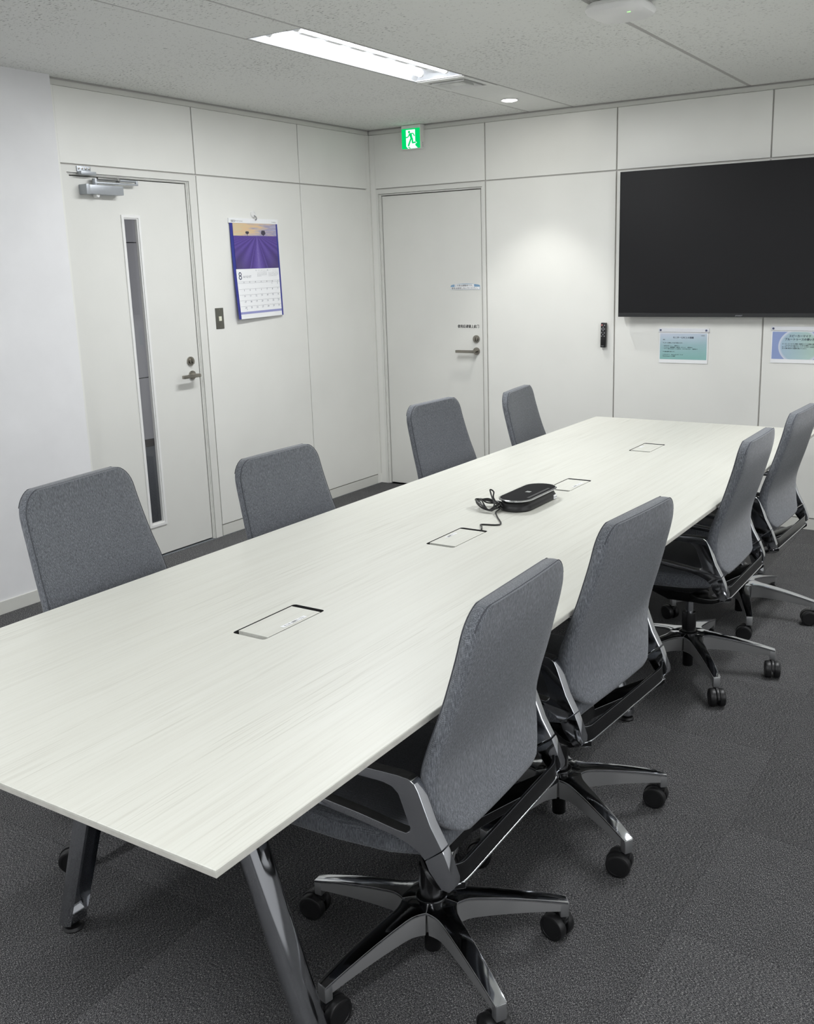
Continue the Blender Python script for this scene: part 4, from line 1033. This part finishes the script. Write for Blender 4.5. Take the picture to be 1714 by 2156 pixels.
tr = MB()                                               # the two trees printed on the picture
M_TREE = mat('tree print', (66,62,76), 0.5)
def blob(mb, uc, vc, ru, rv, n=14, heart=False):
    P = []
    for k in range(n):
        a_ = 2*PI*k/n; r_ = 1.0 + (0.12*math.sin(5*a_)) - (0.45*max(0, math.cos(a_-PI/2*3))**6 if heart else 0)
        P.append((uc+ru*r_*math.cos(a_), vc+rv*r_*math.sin(a_)))
    mb.add([sheet(p[0], p[1], 0.0021) for p in P], [tuple(range(n))], M_TREE)
blob(tr, 0.338, 0.1365, 0.037, 0.018, heart=True); blob(tr, 0.676, 0.1390, 0.048, 0.026)
for uc, va in ((0.340, 0.146), (0.678, 0.156)): patch(tr, uc-0.003, uc+0.003, va, 0.172, M_TREE, 0.0021, 1, 1)
tr.build('tree_print', pic, smooth=0, weld=False)
pg = MB(); patch(pg, 0.042, 0.962, 0.500, 1.0, M_PAPER, 0.0015); page = pg.build('month_page', t)
pr = MB(); M_LILAC = mat('lilac band', (150,152,200), 0.5)
patch(pr, 0.042, 0.962, 0.930, 0.953, M_LILAC, 0.0021, 8, 1)
for v in (0.628, 0.6425, 0.702, 0.760, 0.817, 0.875): patch(pr, 0.055, 0.955, v-0.0007, v+0.0007, M_INKG, 0.0021, 8, 1)
to_c = lambda u0, v0: (lambda a, b: sheet(u0+a, v0-b*CW/CHH, 0.0023))
def cal(txt, u, v, size, m=M_INK, al='CENTER', bold=0.0, res=1): write(pr, txt, (0, 0), size, m, to_c(u, v), al, bold, res=res)
cal('8', 0.112, 0.606, 0.150, M_INKB, bold=-0.004, res=3); cal('AUGUST', 0.172, 0.590, 0.044, M_INKG, 'LEFT')
for k, dname in enumerate(('日', '月', '火', '水', '木', '金', '土')): cal(dname, 0.175+0.1235*k, 0.640, 0.024, M_INKG)
day = 1
for wk in range(5):
    for dd in range(7):
        if wk == 0 and dd < 5: continue
        if day > 31: break
        cal(str(day), 0.165+0.1235*dd, 0.664+0.0585*wk, 0.036, M_INKB); day += 1
cal('31', 0.185, 0.913, 0.024, M_INKG)
for u0, mn, first, n in ((0.455, '9', 1, 30), (0.705, '10', 3, 31)):
    cal(mn, u0, 0.526, 0.030, M_INKB)
    for k, s_ in enumerate('SMTWTFS'): cal(s_, u0+0.030+0.031*k, 0.522, 0.016, M_INKG)
    for k in range(n):
        cc = k+first; cal(str(k+1), u0+0.030+0.031*(cc % 7), 0.535+0.0118*(cc//7), 0.018, M_INKG)
pr.build('page_print', page, smooth=0, weld=False)
hb = MB(); hb.box((0.001, -CW/2-0.003, CHH-0.0265), (0.010, CW/2+0.004, CHH+0.001), M_PAPER)
write(hb, 'EIZO', (-CW/2+0.014, CHH-0.021), 0.0160, M_INK, lambda a, b: (0.0104, a, b), bold=0.02)
write(hb, 'Environment', (-CW/2+0.052, CHH-0.0175), 0.0085, M_INK, lambda a, b: (0.0104, a, b), res=1, fit=0.060)
write(hb, 'Desktop', (CW/2-0.052, CHH-0.0185), 0.0085, M_INK, lambda a, b: (0.0104, a, b), res=1, fit=0.036)
hb.build('header_strip', t, smooth=0, weld=False)
# the hook
t = empty('wall_hook', (0.0, -1.222, 1.884)); tag(t, 'small round white adhesive hook above the calendar', 'hook')
MB().lathe([(0.020, 0.0), (0.020, 0.008), (0.017, 0.011), (0.0125, 0.011), (0.0115, 0.0085), (0.001, 0.0085)], M_WHITEP, n=28, axis='x').build('disc', t)
MB().tube(spline([(0.009, 0.004, -0.008), (0.020, 0.006, -0.016), (0.022, 0.008, -0.026), (0.012, 0.009, -0.034)], 5), [0.004]*15+[0.003], mat('grey hook prong', (150,150,150), 0.4), 10).build('prong', t)

# ------------------------------------------------------------------ exit sign
t = empty('exit_sign', (0.3785, 0.0, 2.318)); tag(t, 'lit green emergency exit sign with running figure high on the back wall', 'exit sign')
MB().box((-0.0755, -0.043, 0.0), (0.0755, 0.012, 0.152), M_CEILP).build('housing', t, bevel=0.002)
M_GRN = mat_emit('lit green', (0,190,96), 1.0); M_WHT = mat_emit('lit white', (226,244,246), 0.95)
E_ = lambda a, b, d: (a, d, b)
# face coordinates: 0..1 across and up, taken over a 0.143 m square plate
fx = lambda u: -0.0715+0.143*u; fz_ = lambda v: 0.004+0.126*v
pl = MB(); pl.box((-0.0715, -0.0455, 0.004), (0.0715, -0.0430, 0.130), M_GRN); face = pl.build('lit_face', t, smooth=0)
pm = MB(); z1_ = -0.0458
def poly(P, m, y): pm.add([(fx(u), y, fz_(v)) for u, v in P], [tuple(range(len(P)))], m)
poly([(0.24,0.94),(0.75,0.94),(0.75,0.36),(0.84,0.26),(0.75,0.22),(0.75,0.14),(0.88,0.0),(0.34,0.0),(0.24,0.12)], M_WHT, z1_)
def limb(P, wd, m=M_GRN, y=-0.0460):
    for (u0, v0), (u1, v1) in zip(P[:-1], P[1:]):
        dx, dv = u1-u0, v1-v0; L_ = math.hypot(dx, dv); nx, nv = -dv/L_*wd/2, dx/L_*wd/2
        poly([(u0+nx,v0+nv),(u1+nx,v1+nv),(u1-nx,v1-nv),(u0-nx,v0-nv)], m, y)
pm.add([(fx(0.42+0.06*math.cos(2*PI*k/14)), -0.0460, fz_(0.83+0.065*math.sin(2*PI*k/14))) for k in range(14)], [tuple(range(14))], M_GRN)
poly([(0.40,0.745),(0.47,0.775),(0.56,0.75),(0.60,0.52),(0.58,0.48),(0.50,0.47)], M_GRN, -0.0460)
limb([(0.44,0.72),(0.34,0.57),(0.24,0.57)], 0.055); limb([(0.50,0.745),(0.64,0.745),(0.72,0.60)], 0.055)
limb([(0.52,0.50),(0.36,0.13)], 0.085); limb([(0.58,0.52),(0.60,0.29)], 0.085); limb([(0.57,0.275),(0.78,0.295)], 0.075)
limb([(0.36,0.09),(0.47,0.0)], 0.045)
pm.build('pictogram', face, smooth=0, weld=False)
sd = MB()
write(sd, '誘導灯', (0.0, 0.0), 0.012, M_INKG, lambda a, b: (0.0758, -0.012-b, 0.042-a), res=1); sd.build('side_print', t, smooth=0, weld=False)
